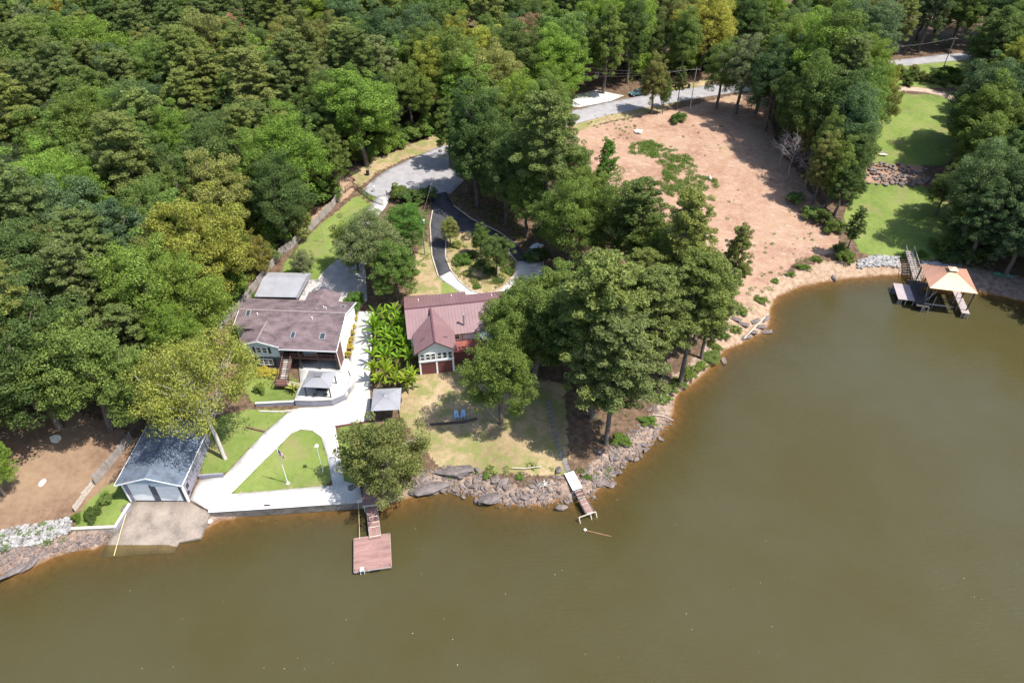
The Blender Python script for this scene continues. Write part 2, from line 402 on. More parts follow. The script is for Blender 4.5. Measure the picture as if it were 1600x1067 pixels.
# ------------------------------------------------------------------ lake
wx = np.concatenate([[-1400,-600,-300,-200], np.arange(-160, 161, 1.0), [200,300,600,1400]])
wy = np.concatenate([[-280,-150,-60,-10,10], np.arange(20, 126, 1.0), [140]])
WX, WY = np.meshgrid(wx, wy); WP = np.c_[WX.ravel(), WY.ravel()]
wi = np.arange(len(WP)).reshape(WX.shape)
wq = np.stack([wi[:-1, :-1], wi[:-1, 1:], wi[1:, 1:], wi[1:, :-1]], -1).reshape(-1, 4)
wd = sdist(WP, land)
keep = (wd[wq] < 3).any(1)
wm = np_mesh('lake', np.c_[WP, np.zeros(len(WP))], wq[keep])
a = wm.attributes.new('depth', 'FLOAT', 'POINT'); a.data.foreach_set('value', np.clip(-hts(WP), 0, 20).astype(np.float32))
def water_mat():
    m, t, b = nodes('murky_lake_water')
    p = pos(t)
    mp = N(t, 'ShaderNodeMapping'); mp.inputs['Rotation'].default_value = (0, 0, R(28)); mp.inputs['Scale'].default_value = (.55, 1.6, 1); t.links.new(p, mp.inputs[0])
    r1 = noise(t, 1.3, 3, .55, mp.outputs[0]); r2 = noise(t, 4.5, 2, .5, mp.outputs[0]); gust = smooth(t, noise(t, .03, 3, .5, p), .35, .62)
    h = math_(t, 'ADD', math_(t, 'MULTIPLY', r1, .7), math_(t, 'MULTIPLY', r2, .3))
    h = math_(t, 'MULTIPLY', h, math_(t, 'ADD', math_(t, 'MULTIPLY', gust, .7), .3))
    broad = noise(t, .05, 4, .6, p)
    dep = N(t, 'ShaderNodeAttribute', attribute_name='depth').outputs['Fac']
    dep = math_(t, 'MULTIPLY', dep, math_(t, 'ADD', .65, math_(t, 'MULTIPLY', noise(t, .25, 4, .6, p), .7)))
    opac = math_(t, 'SUBTRACT', 1.0, math_(t, 'POWER', 2.718, math_(t, 'MULTIPLY', dep, -1.15)))
    opac = math_(t, 'ADD', .12, math_(t, 'MULTIPLY', opac, .88))
    t.links.new(ramp(t, broad, [(.35, (.051, .0435, .0150)), (.65, (.055, .0500, .0225))]), b.inputs['Base Color'])
    b.inputs['Roughness'].default_value = .09; b.inputs['IOR'].default_value = 1.33
    bump(t, b, h, .56, .2)
    tr = N(t, 'ShaderNodeBsdfTransparent'); tr.inputs[0].default_value = (.95, .86, .66, 1)
    mx = N(t, 'ShaderNodeMixShader'); t.links.new(opac, mx.inputs[0]); t.links.new(tr.outputs[0], mx.inputs[1]); t.links.new(b.outputs[0], mx.inputs[2])
    t.links.new(mx.outputs[0], t.nodes['Material Output'].inputs[0]); return m
lo = link('lake', wm, water_mat()); lo['kind'] = 'structure'

# ------------------------------------------------------------------ paved sheets laid on the ground
def densify(pts, step):
    out = []
    for i in range(len(pts)):
        a = np.array(pts[i]); b = np.array(pts[(i + 1) % len(pts)]); n = max(1, int(np.hypot(*(b - a)) / step))
        out += [tuple(a + (b - a) * k / n) for k in range(n)]
    return out
def sheet(name, outer, m, off, holes=(), thick=.18, zmin=-99, zf=None, step=1.3, kind='structure'):
    loops = [densify(outer, step)] + [densify(h, step) for h in holes]
    V, E = [], []
    for lp in loops:
        o = len(V); V += lp; E += [(o + i, o + (i + 1) % len(lp)) for i in range(len(lp))]
    xs = [p[0] for p in outer]; ys = [p[1] for p in outer]
    g = np.array([(x, y) for x in np.arange(min(xs), max(xs), step) for y in np.arange(min(ys), max(ys), step)])
    if len(g):
        ok = sdist(g, outer) > .35 * step
        for h in holes: ok &= sdist(g, h) < -.35 * step
        V += [tuple(p) for p in g[ok]]
    r = delaunay_2d_cdt([Vector(v) for v in V], E, [], 0, 1e-4)
    vs, fs = r[0], r[2]
    P = np.array([(v.x, v.y) for v in vs]); T = np.array([f for f in fs if len(f) == 3]); C = P[T].mean(1)
    ok = inside(C, outer)
    for h in holes: ok &= ~inside(C, h)
    T = T[ok]
    z = zf(P[:, 0], P[:, 1]) if zf else np.maximum(hts(P) + off, zmin)
    bm = bmesh.new(); bv = [bm.verts.new((x, y, q)) for (x, y), q in zip(P, z)]
    for f in T:
        a, b, c = (bv[i] for i in f)
        try: bm.faces.new((a, b, c))
        except ValueError: pass
    bmesh.ops.recalc_face_normals(bm, faces=bm.faces)
    for f in bm.faces:
        if f.normal.z < 0: f.normal_flip()
    for f in bm.faces: f.smooth = True
    be = [e for e in bm.edges if e.is_boundary]
    ex = bmesh.ops.extrude_edge_only(bm, edges=be)
    for v in ex['geom']:
        if isinstance(v, bmesh.types.BMVert): v.co.z -= thick
        elif isinstance(v, bmesh.types.BMFace): v.smooth = False
    for v in [v for v in bm.verts if not v.link_faces]: bm.verts.remove(v)
    me = bpy.data.meshes.new(name); bm.to_mesh(me); bm.free()
    o = link(name, me, m); o['kind'] = kind; return o
def ribbon(pts, width):
    """outline of a strip of the given width along a polyline, smoothed"""
    P = [Vector((*p[:2], 0)) for p in pts]; C = []
    for i in range(len(P) - 1):
        a, b, c, d = P[max(i - 1, 0)], P[i], P[i + 1], P[min(i + 2, len(P) - 1)]
        for k in range(5):
            u = k / 5
            C.append(.5 * ((2 * b) + (c - a) * u + (2 * a - 5 * b + 4 * c - d) * u * u + (3 * b - a - 3 * c + d) * u ** 3))
    C.append(P[-1]); L, Rr = [], []
    for i, p in enumerate(C):
        d = (C[min(i + 1, len(C) - 1)] - C[max(i - 1, 0)]).normalized(); n = Vector((-d.y, d.x, 0)) * width / 2
        L.append((p.x + n.x, p.y + n.y)); Rr.append((p.x - n.x, p.y - n.y))
    return L + Rr[::-1]
tri_hole = wpoly([(455,677),(470,671),(488,673),(502,683),(511,712),(520,759),(440,766),(360,772)])
seaw = [tuple(at(x, y, 1.42)[:2]) for x, y in ((326,797),(450,789),(567,781))]
drive = wpoly([(556,487),(584,487),(581,540),(578,600),(579,655),(566,661),(540,664),(524,668),(528,690),(533,720),(538,752),(562,758)]) + [seaw[2], seaw[1], seaw[0]] + \
        wpoly([(297,781),(312,750),(350,744),(412,677),(452,643),(468,637),(520,634),(541,624),(551,606),(551,585),(546,572)])
sheet('concrete_drive', drive, concrete, .07, [tri_hole], zmin=1.42, thick=.3)
patio = wpoly([(466,564),(500,562),(544,560),(552,572),(556,584),(552,604),(541,621),(520,630),(462,630),(470,600)])
sheet('concrete_patio', patio, concrete, 0, thick=1.4, zf=lambda x, y: np.full(len(x), 3.92))
sheet('boat_ramp', [(p[0], p[1]) for p in ramp_poly[:0]] + [(-56.6, 54.6), (-46.5, 55.2), (-46.2, 56.6), (-43.4, 57.2), (-43.0, 60.6), (-46.6, 62.55), (-54.9, 62.5)], ramp_concrete, 0, thick=.5,
      zf=lambda x, y: ramp_z(y) + np.where(x > -46.25, .12, 0))
sheet('gravel_drive', wpoly([(588,308),(612,302),(602,325),(578,352),(566,385),(572,430),(574,470),(556,486),(520,474),(486,452),(505,424),(540,395),(560,350)]), grey_concrete, .06)
sheet('cul_de_sac', wpoly([(566,300),(580,284),(602,267),(640,249),(690,228),(740,222),(745,262),(705,302),(680,306),(640,296),(613,302),(588,308)]), asphalt, .05)
street = [gp(*p) for p in ((715,245),(790,222),(870,192),(950,170),(1030,155),(1110,142),(1190,133),(1300,125))]
sheet('street', ribbon(street, 6.4), asphalt, .062)
sheet('driveway_apron', wpoly([(880,166),(898,150),(930,141),(975,150),(955,158),(905,168)]), concrete, .075)
sheet('far_road', ribbon([gp(*p) for p in ((1340,112),(1390,101),(1450,94),(1510,88),(1600,74))], 5.0), asphalt, .06)
sheet('dirt_lane', ribbon([gp(*p) for p in ((1375,142),(1420,139),(1470,147),(1500,160))], 3.0), mat('dirt', (.34,.25,.19), .95, .15, .6), .05)
sheet('black_drive', wpoly([(676,304),(698,300),(708,322),(735,343),(775,362),(808,384),(828,408),(806,408),(790,390),(760,375),(735,362),(712,364),(699,375),(697,400),(705,423),(685,432),(675,400),(671,350)]), black_asphalt, .055)
sheet('concrete_forecourt', wpoly([(685,433),(704,424),(717,440),(735,455),(755,459),(775,455),(790,445),(803,430),(807,409),(848,409),(851,430),(853,470),(800,478),(732,474),(727,464)]), concrete, .06)
sheet('neighbour_path', wpoly([(335,500),(365,470),(372,476),(345,515)]), grey_concrete, .05)

# ------------------------------------------------------------------ building helpers
def yprism(mb, prof, x0, x1):
    n = len(prof)
    return mb.add([(x0, y, z) for y, z in prof] + [(x1, y, z) for y, z in prof],
                  [tuple(range(n)), tuple(range(n, 2 * n))[::-1]] + [(i, i + n, (i + 1) % n + n, (i + 1) % n) for i in range(n)])
def window(parent, x, y, z, wd, ht, cols=1, rows=2, fm=None, pm=None):
    """window facing local -y, its centre at x, z on the wall plane y"""
    f = MB(); t = .09; a, b, c, d = x - wd / 2, x + wd / 2, z - ht / 2, z + ht / 2
    f.box(a, b, y - .09, y - .002, c, c + t).box(a, b, y - .09, y - .002, d - t, d).box(a, a + t, y - .09, y - .002, c + t, d - t).box(b - t, b, y - .09, y - .002, c + t, d - t)
    for i in range(1, cols): q = a + wd * i / cols; f.box(q - .05, q + .05, y - .085, y - .002, c + t, d - t)
    for i in range(1, rows): q = c + ht * i / rows; f.box(a + t, b - t, y - .075, y - .002, q - .035, q + .035)
    fo = part('window', f, fm or white, parent)
    for i in range(cols):
        p = MB(); p.box(a + wd * i / cols + .05, a + wd * (i + 1) / cols - .05, y - .045, y - .004, c + t, d - t); part('pane', p, pm or glass, fo)
    return fo
def railing(parent, pts, h=1.0, m=brown_wood, step=.28, name='railing'):
    r = MB(); pts = [Vector(p) for p in pts]
    for a, b in zip(pts[:-1], pts[1:]):
        up = Vector((0, 0, h)); r.beam(a + up, b + up, .09, .07); r.beam(a + up * .14, b + up * .14, .06, .06)
        n = max(1, int((b - a).length / step))
        for i in range(n + 1):
            q = a + (b - a) * i / n; r.beam(q + up * .14, q + up, .05 if i % 6 else .1)
    return part(name, r, m, parent)
def roof_ribs(parent, p0, p1, q0, q1, n, m, hgt=.05, wdt=.05):
    """standing seams running from the edge p0-p1 to the edge q0-q1"""
    r = MB(); p0, p1, q0, q1 = map(Vector, (p0, p1, q0, q1)); nn = (p1 - p0).cross(q0 - p0).normalized()
    if nn.z < 0: nn = -nn
    for i in range(n + 1):
        a = p0 + (p1 - p0) * i / n; b = q0 + (q1 - q0) * i / n
        if (a - b).length > .1: r.beam(a + nn * hgt * .4, b + nn * hgt * .4, wdt, hgt)
    return part('roof_seams', r, m, parent, 'stuff')
def skylight(parent, p, ex, ey, w_, h_):
    p, ex, ey = Vector(p), Vector(ex).normalized(), Vector(ey).normalized(); n = ex.cross(ey).normalized()
    f = MB()
    for s in (-1, 1):
        f.beam(p + ex * s * w_ / 2 - ey * h_ / 2 + n * .06, p + ex * s * w_ / 2 + ey * h_ / 2 + n * .06, .1, .16)
        f.beam(p + ey * s * h_ / 2 - ex * w_ / 2 + n * .06, p + ey * s * h_ / 2 + ex * w_ / 2 + n * .06, .1, .15)
    fo = part('skylight', f, grey_metal, parent)
    g = MB(); g.slabpoly([p + n * .08 + ex * a * (w_ / 2 - .05) + ey * b * (h_ / 2 - .05) for a, b in ((-1, -1), (1, -1), (1, 1), (-1, 1))], .05)
    part('pane', g, glass, fo)
def pipe(parent, x, y, z, h=.45, r=.09, m=white, name='vent_pipe'):
    part(name, MB().tube([(x, y, z - .3), (x, y, z + h)], r, 8), m, parent)

# ------------------------------------------------------------------ house with the brown shingle roof
h1 = thing('lake_house', 'two-storey pale blue house with brown shingle roof and covered back porch', 'house', (-45.2, 89.1, 3.6), R(-3.5))
def mz(y): return 6.9 - .27 * (7 - y)
rf = part('roof', MB().slabpoly([(x, y, mz(y)) for x, y in ((-2.3, 3.1), (4.4, 3.1), (4.4, .03), (6.3, .03), (6.3, -.6), (16.3, -.6), (16.3, 7), (-2.3, 7))], .2), shingle, h1)
part('rear_slope', MB().slabpoly([(-2.6, 7.003, 6.9), (16.4, 7.003, 6.9), (16.6, 12.5, 5.2), (-3.0, 12.5, 5.2)], .2), shingle, rf)
part('gable_slope', MB().slabpoly([(-.5, -.55, 5.17), (3.15, -.55, 6.3), (3.15, 5.2, 6.3), (-.5, 5.2, 5.17)], .2), shingle, rf)
part('gable_slope', MB().slabpoly([(3.153, -.55, 6.3), (7.6, -.55, 4.93), (7.6, 0.4, 4.93), (3.153, 5.2, 6.3)], .2), shingle, rf)
part('rear_gable_slope', MB().slabpoly([(7.6, 8.0, 5.75), (10.6, 8.0, 6.7), (10.6, 14.2, 6.7), (7.6, 14.2, 5.75)], .2), shingle, rf)
part('rear_gable_slope', MB().slabpoly([(10.603, 8.0, 6.7), (13.6, 8.0, 5.75), (13.6, 14.2, 5.75), (10.603, 14.2, 6.7)], .2), shingle, rf)
part('ridge_cap', MB().beam((-2.3, 7, 6.93), (16.3, 7, 6.93), .3, .06), mat('ridge_shingle', (.2, .16, .155), .9, .15, 2), rf)
part('ridge_cap', MB().beam((3.15, -.55, 6.33), (3.15, 4.8, 6.33), .26, .05), mat('ridge_shingle', (0, 0, 0)), rf)
for p_, q_ in (((6.5, -.64, 4.74), (16.3, -.64, 4.74)), ((16.34, -.6, 4.8), (16.34, 7, 6.82)), ((16.43, 7, 6.8), (16.6, 12.5, 5.1)), ((-.5, -.59, 5.08), (3.15, -.59, 6.2)), ((3.15, -.59, 6.2), (6.7, -.59, 5.11)), ((-2.33, 3.1, 5.75), (-2.33, 7, 6.8))):
    part('fascia', MB().beam(p_, q_, .05, .23), white, h1)
part('wall', yprism(MB(), [(3.5, -1), (12.1, -1), (12.1, 5.1), (7, 6.6), (3.5, 5.75)], -1.9, 15.98), blue_siding, h1)
part('lower_wall', MB().box(0, 6.3, 0, 3.49, -1, 2.55), dark_siding, h1)['label'] = 'charcoal lower storey wall'
part('upper_wall', MB().xprism([(0, 2.553), (6.3, 2.553), (6.3, 5.05), (3.15, 6.05), (0, 5.05)], -.03, 3.6), blue_siding, h1)
part('rear_wall', MB().xprism([(8, -1), (13.2, -1), (13.2, 5.6), (10.6, 6.45), (8, 5.6)], 12.0, 13.8), cream, h1)
part('side_wall', yprism(MB(), [(2.6, -1.5), (12.2, -1.5), (12.2, 5.08), (7, 6.65), (2.6, 5.45)], 15.985, 16.12), white, h1)
part('wood_screen', yprism(MB(), [(-.25, -.2), (2.55, -.2), (2.55, 5.4), (-.25, 4.62)], 15.99, 16.09), brown_wood, h1)
for x, s in ((2.75, -1), (3.75, 1)): window(h1, x + .1, -.03, 3.95, .9, 1.25)
for x in (2.02, 4.68): part('shutter', MB().box(x - .2, x + .2, -.09, -.031, 3.3, 4.6), shutter, h1)
window(h1, .75, -.03, 4.4, .6, .6, 1, 1)
window(h1, 3.5, 0, 1.35, 2.5, 1.3, 3, 2)
for x in (1.98, 5.02): part('shutter', MB().box(x - .22, x + .22, -.06, -.001, .7, 2.0), shutter, h1)
part('porch_floor', MB().box(6.32, 15.97, -.15, 3.49, 2.42, 2.6), brown_wood, h1)
for x in (6.5, 9.6, 12.7, 15.8): part('post', MB().box(x - .09, x + .09, -.3, -.12, 2.6, 4.75), brown_wood, h1)
for x in (9.6, 12.7, 15.75): part('lower_post', MB().box(x - .1, x + .1, -.28, -.1, .3, 2.42), dark_wood, h1)
railing(h1, [(8.2, -.2, 2.6), (15.8, -.2, 2.6)])
part('patio_wall', MB().box(6.31, 15.98, 2.9, 3.49, -.2, 2.42), grey_concrete, h1)
for i in range(9):
    k = i / 9; part('tread', MB().box(6.9, 8.1, -.15 - .36 * (i + 1), -.15 - .36 * i, 2.42 - .19 * (i + 1), 2.47 - .19 * (i + 1)), pale_wood if i % 3 == 1 else grey_wood, h1)
for x in (6.82, 8.18):
    part('stair_stringer', MB().beam((x, -.1, 2.35), (x, -3.45, .6), .08, .26), brown_wood, h1)
    railing(h1, [(x, -.15, 2.45), (x, -3.45, .75)], .95, step=.4, name='stair_railing')
part('landing', MB().box(6.5, 8.5, -5.0, -3.46, .5, .68), brown_wood, h1)
railing(h1, [(6.5, -3.5, .68), (6.5, -4.95, .68), (8.4, -4.95, .68)], .95, name='stair_railing')
for x, y in ((6.55, -4.9), (6.55, -3.6), (8.4, -4.9)): part('landing_post', MB().box(x - .07, x + .07, y - .07, y + .07, -1.2, .5), dark_wood, h1)
for i in range(4): part('tread', MB().box(8.5 + .4 * i, 8.9 + .4 * i, -4.95, -3.6, .46 - .11 * i, .52 - .11 * i), grey_wood, h1)
railing(h1, [(8.45, -3.55, .68), (10.2, -3.55, .3)], .9, step=.4, name='stair_railing')
for px, py, w_, h_ in ((388, 490, .7, 1.2), (458, 524, .7, 1.2), (504, 526, .9, 1.2)):
    for _ in range(1):
        zz = 9.6
        for _ in range(12):
            p = at(px, py, zz); dx, dy = p[0] + 45.2, p[1] - 89.1; ly = dx * math.sin(R(3.5)) + dy * math.cos(R(3.5)); lx = dx * math.cos(R(3.5)) - dy * math.sin(R(3.5)); zz = .5 * zz + .5 * (3.6 + mz(ly))
    skylight(h1, (lx, ly, mz(ly) + .02), (1, 0, 0), (0, 1, .27), w_, h_)
skylight(h1, (15.0, 9.9, 6.02), (1, 0, 0), (0, 1, -.31), .7, 1.1)
for x, y in ((1.2, 6.0), (11.9, 8.9), (10.8, 5.6), (12.4, 8.6)): pipe(h1, x, y, 6.9 - abs(7 - y) * .3)
part('gutter_downpipe', MB().tube([(6.45, -.4, 4.7), (6.45, -.12, 4.4), (6.45, -.12, .1)], .06, 6), white, h1)
part('gutter_downpipe', MB().tube([(16.25, -.5, 4.6), (16.6, -.8, .5)], .05, 6), white, h1)
# things on the porch and patio of that house
def lp(root, x, y, z): return root.matrix_basis @ Vector((x, y, z))
bpy.context.view_layer.update()
hot = thing('hot_tub', 'pale blue covered hot tub on the upper porch', 'hot tub', lp(h1, 11.2, 1.4, 2.6), R(-3.5))
part('shell', MB().box(-1.1, 1.1, -1, 1, 0, .8), grey_wood, hot, bev=.06); part('cover', MB().box(-1.14, 1.14, -1.04, 1.04, .805, .9), sky_blue, hot, bev=.03)
tb = thing('patio_table', 'dark patio table on the upper porch beside the hot tub', 'table', lp(h1, 14.2, 1.2, 2.6), R(-3.5))
part('table_top', MB().tube([(0, 0, .7), (0, 0, .75)], .65, 14), dark_wood, tb)
for x, y in ((.4, .4), (-.4, .4), (.4, -.4), (-.4, -.4)): part('leg', MB().box(x - .04, x + .04, y - .04, y + .04, 0, .7), dark_wood, tb)
b = gp(534, 553); bn = thing('storage_drum', 'bright blue plastic drum at the corner of the brown-roofed house', 'drum', (b[0], b[1], b[2] + .05))
part('body', MB().tube([(0, 0, 0), (0, 0, .3), (0, 0, .6), (0, 0, .9)], [.28, .31, .31, .28], 14), blue_bin, bn); part('lid', MB().tube([(0, 0, .9), (0, 0, .94)], .29, 14), blue_bin, bn)

# ------------------------------------------------------------------ house with the maroon metal roof
h2 = thing('lake_house', 'cream cottage with maroon metal roof and wood deck', 'house', (-15.5, 87.4, 3.8), R(9.8))
rf = part('roof', MB().slabpoly([(-1.5, 4.0, 4.2), (22.5, 4.0, 4.2), (22.5, 9.25, 6.7), (-1.5, 9.25, 6.7)], .1), maroon_metal, h2)
part('rear_slope', MB().slabpoly([(-1.5, 9.253, 6.7), (22.5, 9.253, 6.7), (22.5, 13.8, 5.1), (9.6, 13.8, 5.1), (9.6, 15.8, 4.4), (3.0, 15.8, 4.4), (3.0, 16.4, 4.18), (-1.5, 16.4, 4.18)], .1), maroon_metal, rf)
part('gable_slope', MB().slabpoly([(-.62, -.5, 4.55), (2.9, -.5, 6.75), (2.9, 7.2, 6.75), (-.62, 4.6, 4.55)], .1), maroon_metal, rf)
part('gable_slope', MB().slabpoly([(2.903, -.5, 6.75), (6.42, -.5, 4.55), (6.42, 4.6, 4.55), (2.903, 9.2, 6.75)], .1), maroon_metal, rf)
for x0, x1, a, b_ in ((-1.5, 22.5, (4.0, 4.2), (9.25, 6.7)), (-1.5, 22.5, (9.25, 6.7), (13.8, 5.1))):
    roof_ribs(rf, (x0, a[0], a[1]), (x1, a[0], a[1]), (x0, b_[0], b_[1]), (x1, b_[0], b_[1]), 42, maroon_metal)
roof_ribs(rf, (-1.5, 13.8, 5.1), (9.6, 13.8, 5.1), (-1.5, 15.8, 4.4), (9.6, 15.8, 4.4), 19, maroon_metal)
roof_ribs(rf, (-.62, -.5, 4.55), (-.62, 4.6, 4.55), (2.9, -.5, 6.75), (2.9, 4.6, 6.75), 9, maroon_metal, .02, .04)
roof_ribs(rf, (6.42, -.5, 4.55), (6.42, 4.6, 4.55), (2.9, -.5, 6.75), (2.9, 4.6, 6.75), 9, maroon_metal, .02, .04)
dk = mat('dark_maroon_trim', (.10, .045, .05), .5, .1, 2)
part('ridge_cap', MB().beam((-1.5, 9.25, 6.74), (22.5, 9.25, 6.74), .34, .06), dk, rf)
part('ridge_cap', MB().beam((2.9, -.5, 6.79), (2.9, 8.8, 6.79), .3, .06), dk, rf)
for p_, q_ in (((-.62, -.53, 4.47), (2.9, -.53, 6.67)), ((2.9, -.53, 6.67), (6.42, -.53, 4.47)), ((6.5, 3.96, 4.12), (22.5, 3.96, 4.12))): part('rake_trim', MB().beam(p_, q_, .05, .2), dk, h2)
part('wall', yprism(MB(), [(4.6, -1.5), (13.4, -1.5), (13.4, 4.95), (9.25, 6.5), (4.6, 4.3)], -1.0, 22), cream, h2)
part('upper_wall', MB().xprism([(0, 2.0), (5.8, 2.0), (5.8, 4.75), (2.9, 6.55), (0, 4.75)], 0, 5.0), cream, h2)
part('rear_wall', MB().box(-.9, 9.0, 13.41, 15.2, -2, 4.3), cream, h2)
for x in (.12, 2.9, 5.68): part('pier', MB().box(x - .14, x + .14, -.02, .25, -1, 2.0), white, h2)
for x in (.26, 3.04): part('skirt_panel', MB().box(x, x + 2.5, .06, .2, -1, 1.98), maroon, h2)
for x in (5.62, .02): part('skirt_side', MB().box(x, x + .16, .26, 4.6, -1, 1.98), maroon, h2)
for i in range(6): window(h2, .62 + .9 * i + (.12 if i > 2 else 0), 0, 3.3, .78, 1.45, 1, 2)
part('gable_light', MB().slabpoly([(1.5, -.05, 4.45), (4.3, -.05, 4.45), (2.9, -.05, 5.0)], .03), white, h2)
part('sill', MB().box(-.05, 5.85, -.12, -.001, 2.3, 2.5), white, h2)
part('deck_floor', MB().box(5.82, 14.5, 1.6, 4.58, 2.15, 2.3), maroon_deck, h2)
part('deck_skirt', MB().box(5.85, 14.4, 1.72, 1.8, -1, 2.14), maroon, h2)
railing(h2, [(5.95, 1.68, 2.3), (14.4, 1.68, 2.3)], .95, maroon, .3, 'deck_railing')
window(h2, 6.9, 4.6, 3.35, .9, 1.6); window(h2, 12.2, 4.6, 3.3, 1.7, 1.9, 2, 1); window(h2, 15.5, 4.6, 3.3, 1.4, 1.3, 2)
part('corner_trim', MB().box(7.75, 7.87, 4.52, 4.595, 2.3, 4.2), maroon, h2)
for x, s_ in ((1.0, 1), (4.75, -1)):
    z = 6.75 - abs(x - 2.9) * .625; part('roof_vent', MB().beam((x - .35, 1.75, z + .03 - .22 * s_), (x + .35, 2.0, z + .03 + .22 * s_), .22, .1), dk, h2)
part('stove_pipe', MB().tube([(8.3, 5.4, 4.7), (8.3, 5.4, 7.0)], .16, 10).tube([(8.3, 5.4, 7.0), (8.3, 5.4, 7.06), (8.3, 5.4, 7.2), (8.3, 5.4, 7.24)], [.16, .25, .25, .05], 10), silver, h2)
for x, y in ((1.0, 13.0), (7.0, 13.6), (14, 11.5)): pipe(h2, x, y, 6.7 - (y - 9.25) * .35, .4)
bpy.context.view_layer.update()
u = thing('patio_umbrella', 'white canvas umbrella on the maroon deck', 'umbrella', lp(h2, 12.2, 3.0, 2.3))
part('pole', MB().tube([(0, 0, 0), (0, 0, 2.35)], .03, 6), silver, u)
cm = MB(); ring = [(1.5 * math.cos(k * math.pi / 4), 1.5 * math.sin(k * math.pi / 4), 1.75) for k in range(8)]
for k in range(8): cm.add([ring[k], ring[(k + 1) % 8], (0, 0, 2.4)], [(0, 1, 2)])
part('canopy', cm, canvas, u); part('base', MB().tube([(0, 0, 0), (0, 0, .1)], .3, 12), black, u)

# ------------------------------------------------------------------ boathouse
bh = thing('boathouse', 'blue-grey boathouse with slate shingle roof and two white doors above the ramp', 'boathouse', (-54.85, 62.6, 1.5), R(-.5))
W, D = 8.15, 10.6
rf = part('roof', MB().slabpoly([(-.75, -.5, 4.15), (W / 2, -.5, 5.75), (W / 2, D + .4, 5.75), (-.75, D + .4, 4.15)], .16), blue_shingle, bh)
part('roof_slope', MB().slabpoly([(W / 2 + .003, -.5, 5.75), (W + .55, -.5, 4.15), (W + .55, D + .4, 4.15), (W / 2 + .003, D + .4, 5.75)], .16), blue_shingle, rf)
for p_, q_ in (((-.75, -.54, 4.06), (W / 2, -.54, 5.66)), ((W / 2, -.54, 5.66), (W + .55, -.54, 4.06)), ((W + .58, -.5, 4.07), (W + .58, D + .4, 4.07)), ((-.78, -.5, 4.07), (-.78, D + .4, 4.07))):
    part('fascia', MB().beam(p_, q_, .05, .2), white, bh)
part('wall', MB().box(0, W, .25, D, -1, 4.1), lilac_wall, bh)
part('gable', MB().xprism([(0, 4.103), (W, 4.103), (W / 2, 5.55)], .2, D - .1), blue_siding, bh)
part('front_header', MB().xprism([(0, 3.75), (3.75, 3.75), (3.95, 3.3), (W, 3.3), (W, 4.098), (0, 4.098)], .02, .249), blue_siding, bh)
for x in (.0, 3.55, 7.65): part('door_frame', MB().box(x, x + (.5 if x != 3.55 else .75), .04, .248, -1, 3.29 if x > 3.6 else 3.74 if x < 3 else 3.29), dark_siding if x else lilac_wall, bh)
part('corner_post', MB().box(-.16, -.002, -.1, .3, -1, 4.05), white, bh); part('corner_post', MB().box(W + .002, W + .16, -.1, .3, -1, 4.05), white, bh)
for x0, x1, z1 in ((.52, 3.53, 3.73), (4.32, 7.63, 3.28)):
    d = part('boat_door', MB().box(x0, x1, .14, .24, -.05, z1), white, bh)
    for k in range(4): part('door_section', MB().box(x0 + .06, x1 - .06, .11, .138, -.05 + z1 * k / 4 + .04, z1 * (k + 1) / 4 - .06), white, d)
part('side_window', MB().box(W + .001, W + .05, 1.0, 1.7, 1.5, 2.3), dark_void, bh)
part('hose_reel', MB().tube([(W + .02, .9, 1.0), (W + .2, .9, 1.0)], .25, 12), black, bh)

# ------------------------------------------------------------------ carport
c = gp(430, 470); cp = thing('carport', 'open carport with pale grey metal roof behind the brown-roofed house', 'carport', (-46.7, 102.6, 5.9), R(-1.5))
prof = [(0, 2.5), (3.1, 3.3), (6.2, 2.5)]
rf = part('roof', MB().slabpoly([(0, 0, 2.6), (7.6, 0, 2.6), (8.2, 5.2, 3.35), (.3, 5.2, 3.35)], .08), grey_metal, cp)
part('roof_slope', MB().slabpoly([(.3, 5.203, 3.35), (8.2, 5.203, 3.35), (8.5, 7.4, 2.85), (.5, 7.4, 2.85)], .08), grey_metal, rf)
roof_ribs(rf, (0, 0, 2.6), (7.6, 0, 2.6), (.3, 5.2, 3.35), (8.2, 5.2, 3.35), 16, grey_metal)
part('gable_panel', MB().add([(7.62, 0, 2.5), (8.22, 5.2, 3.25), (8.5, 7.4, 2.75), (8.45, 7.2, 2.2), (7.75, .6, 2.0)], [(0, 1, 2, 3, 4)]), grey_metal, cp)
for x, y in ((.3, .3), (7.5, .3), (.7, 7.1), (8.3, 7.1), (.5, 3.7), (7.9, 3.7)): part('post', MB().box(x - .06, x + .06, y - .06, y + .06, -1.5, 2.75), silver, cp)
part('side_panel', MB().box(.2, .26, .4, 6.9, -.8, 2.6), grey_metal, cp)
sheet('carport_pad', [(-47, 102.4), (-36.5, 102.0), (-36, 110.5), (-46.5, 110.5)], grey_concrete, .08)

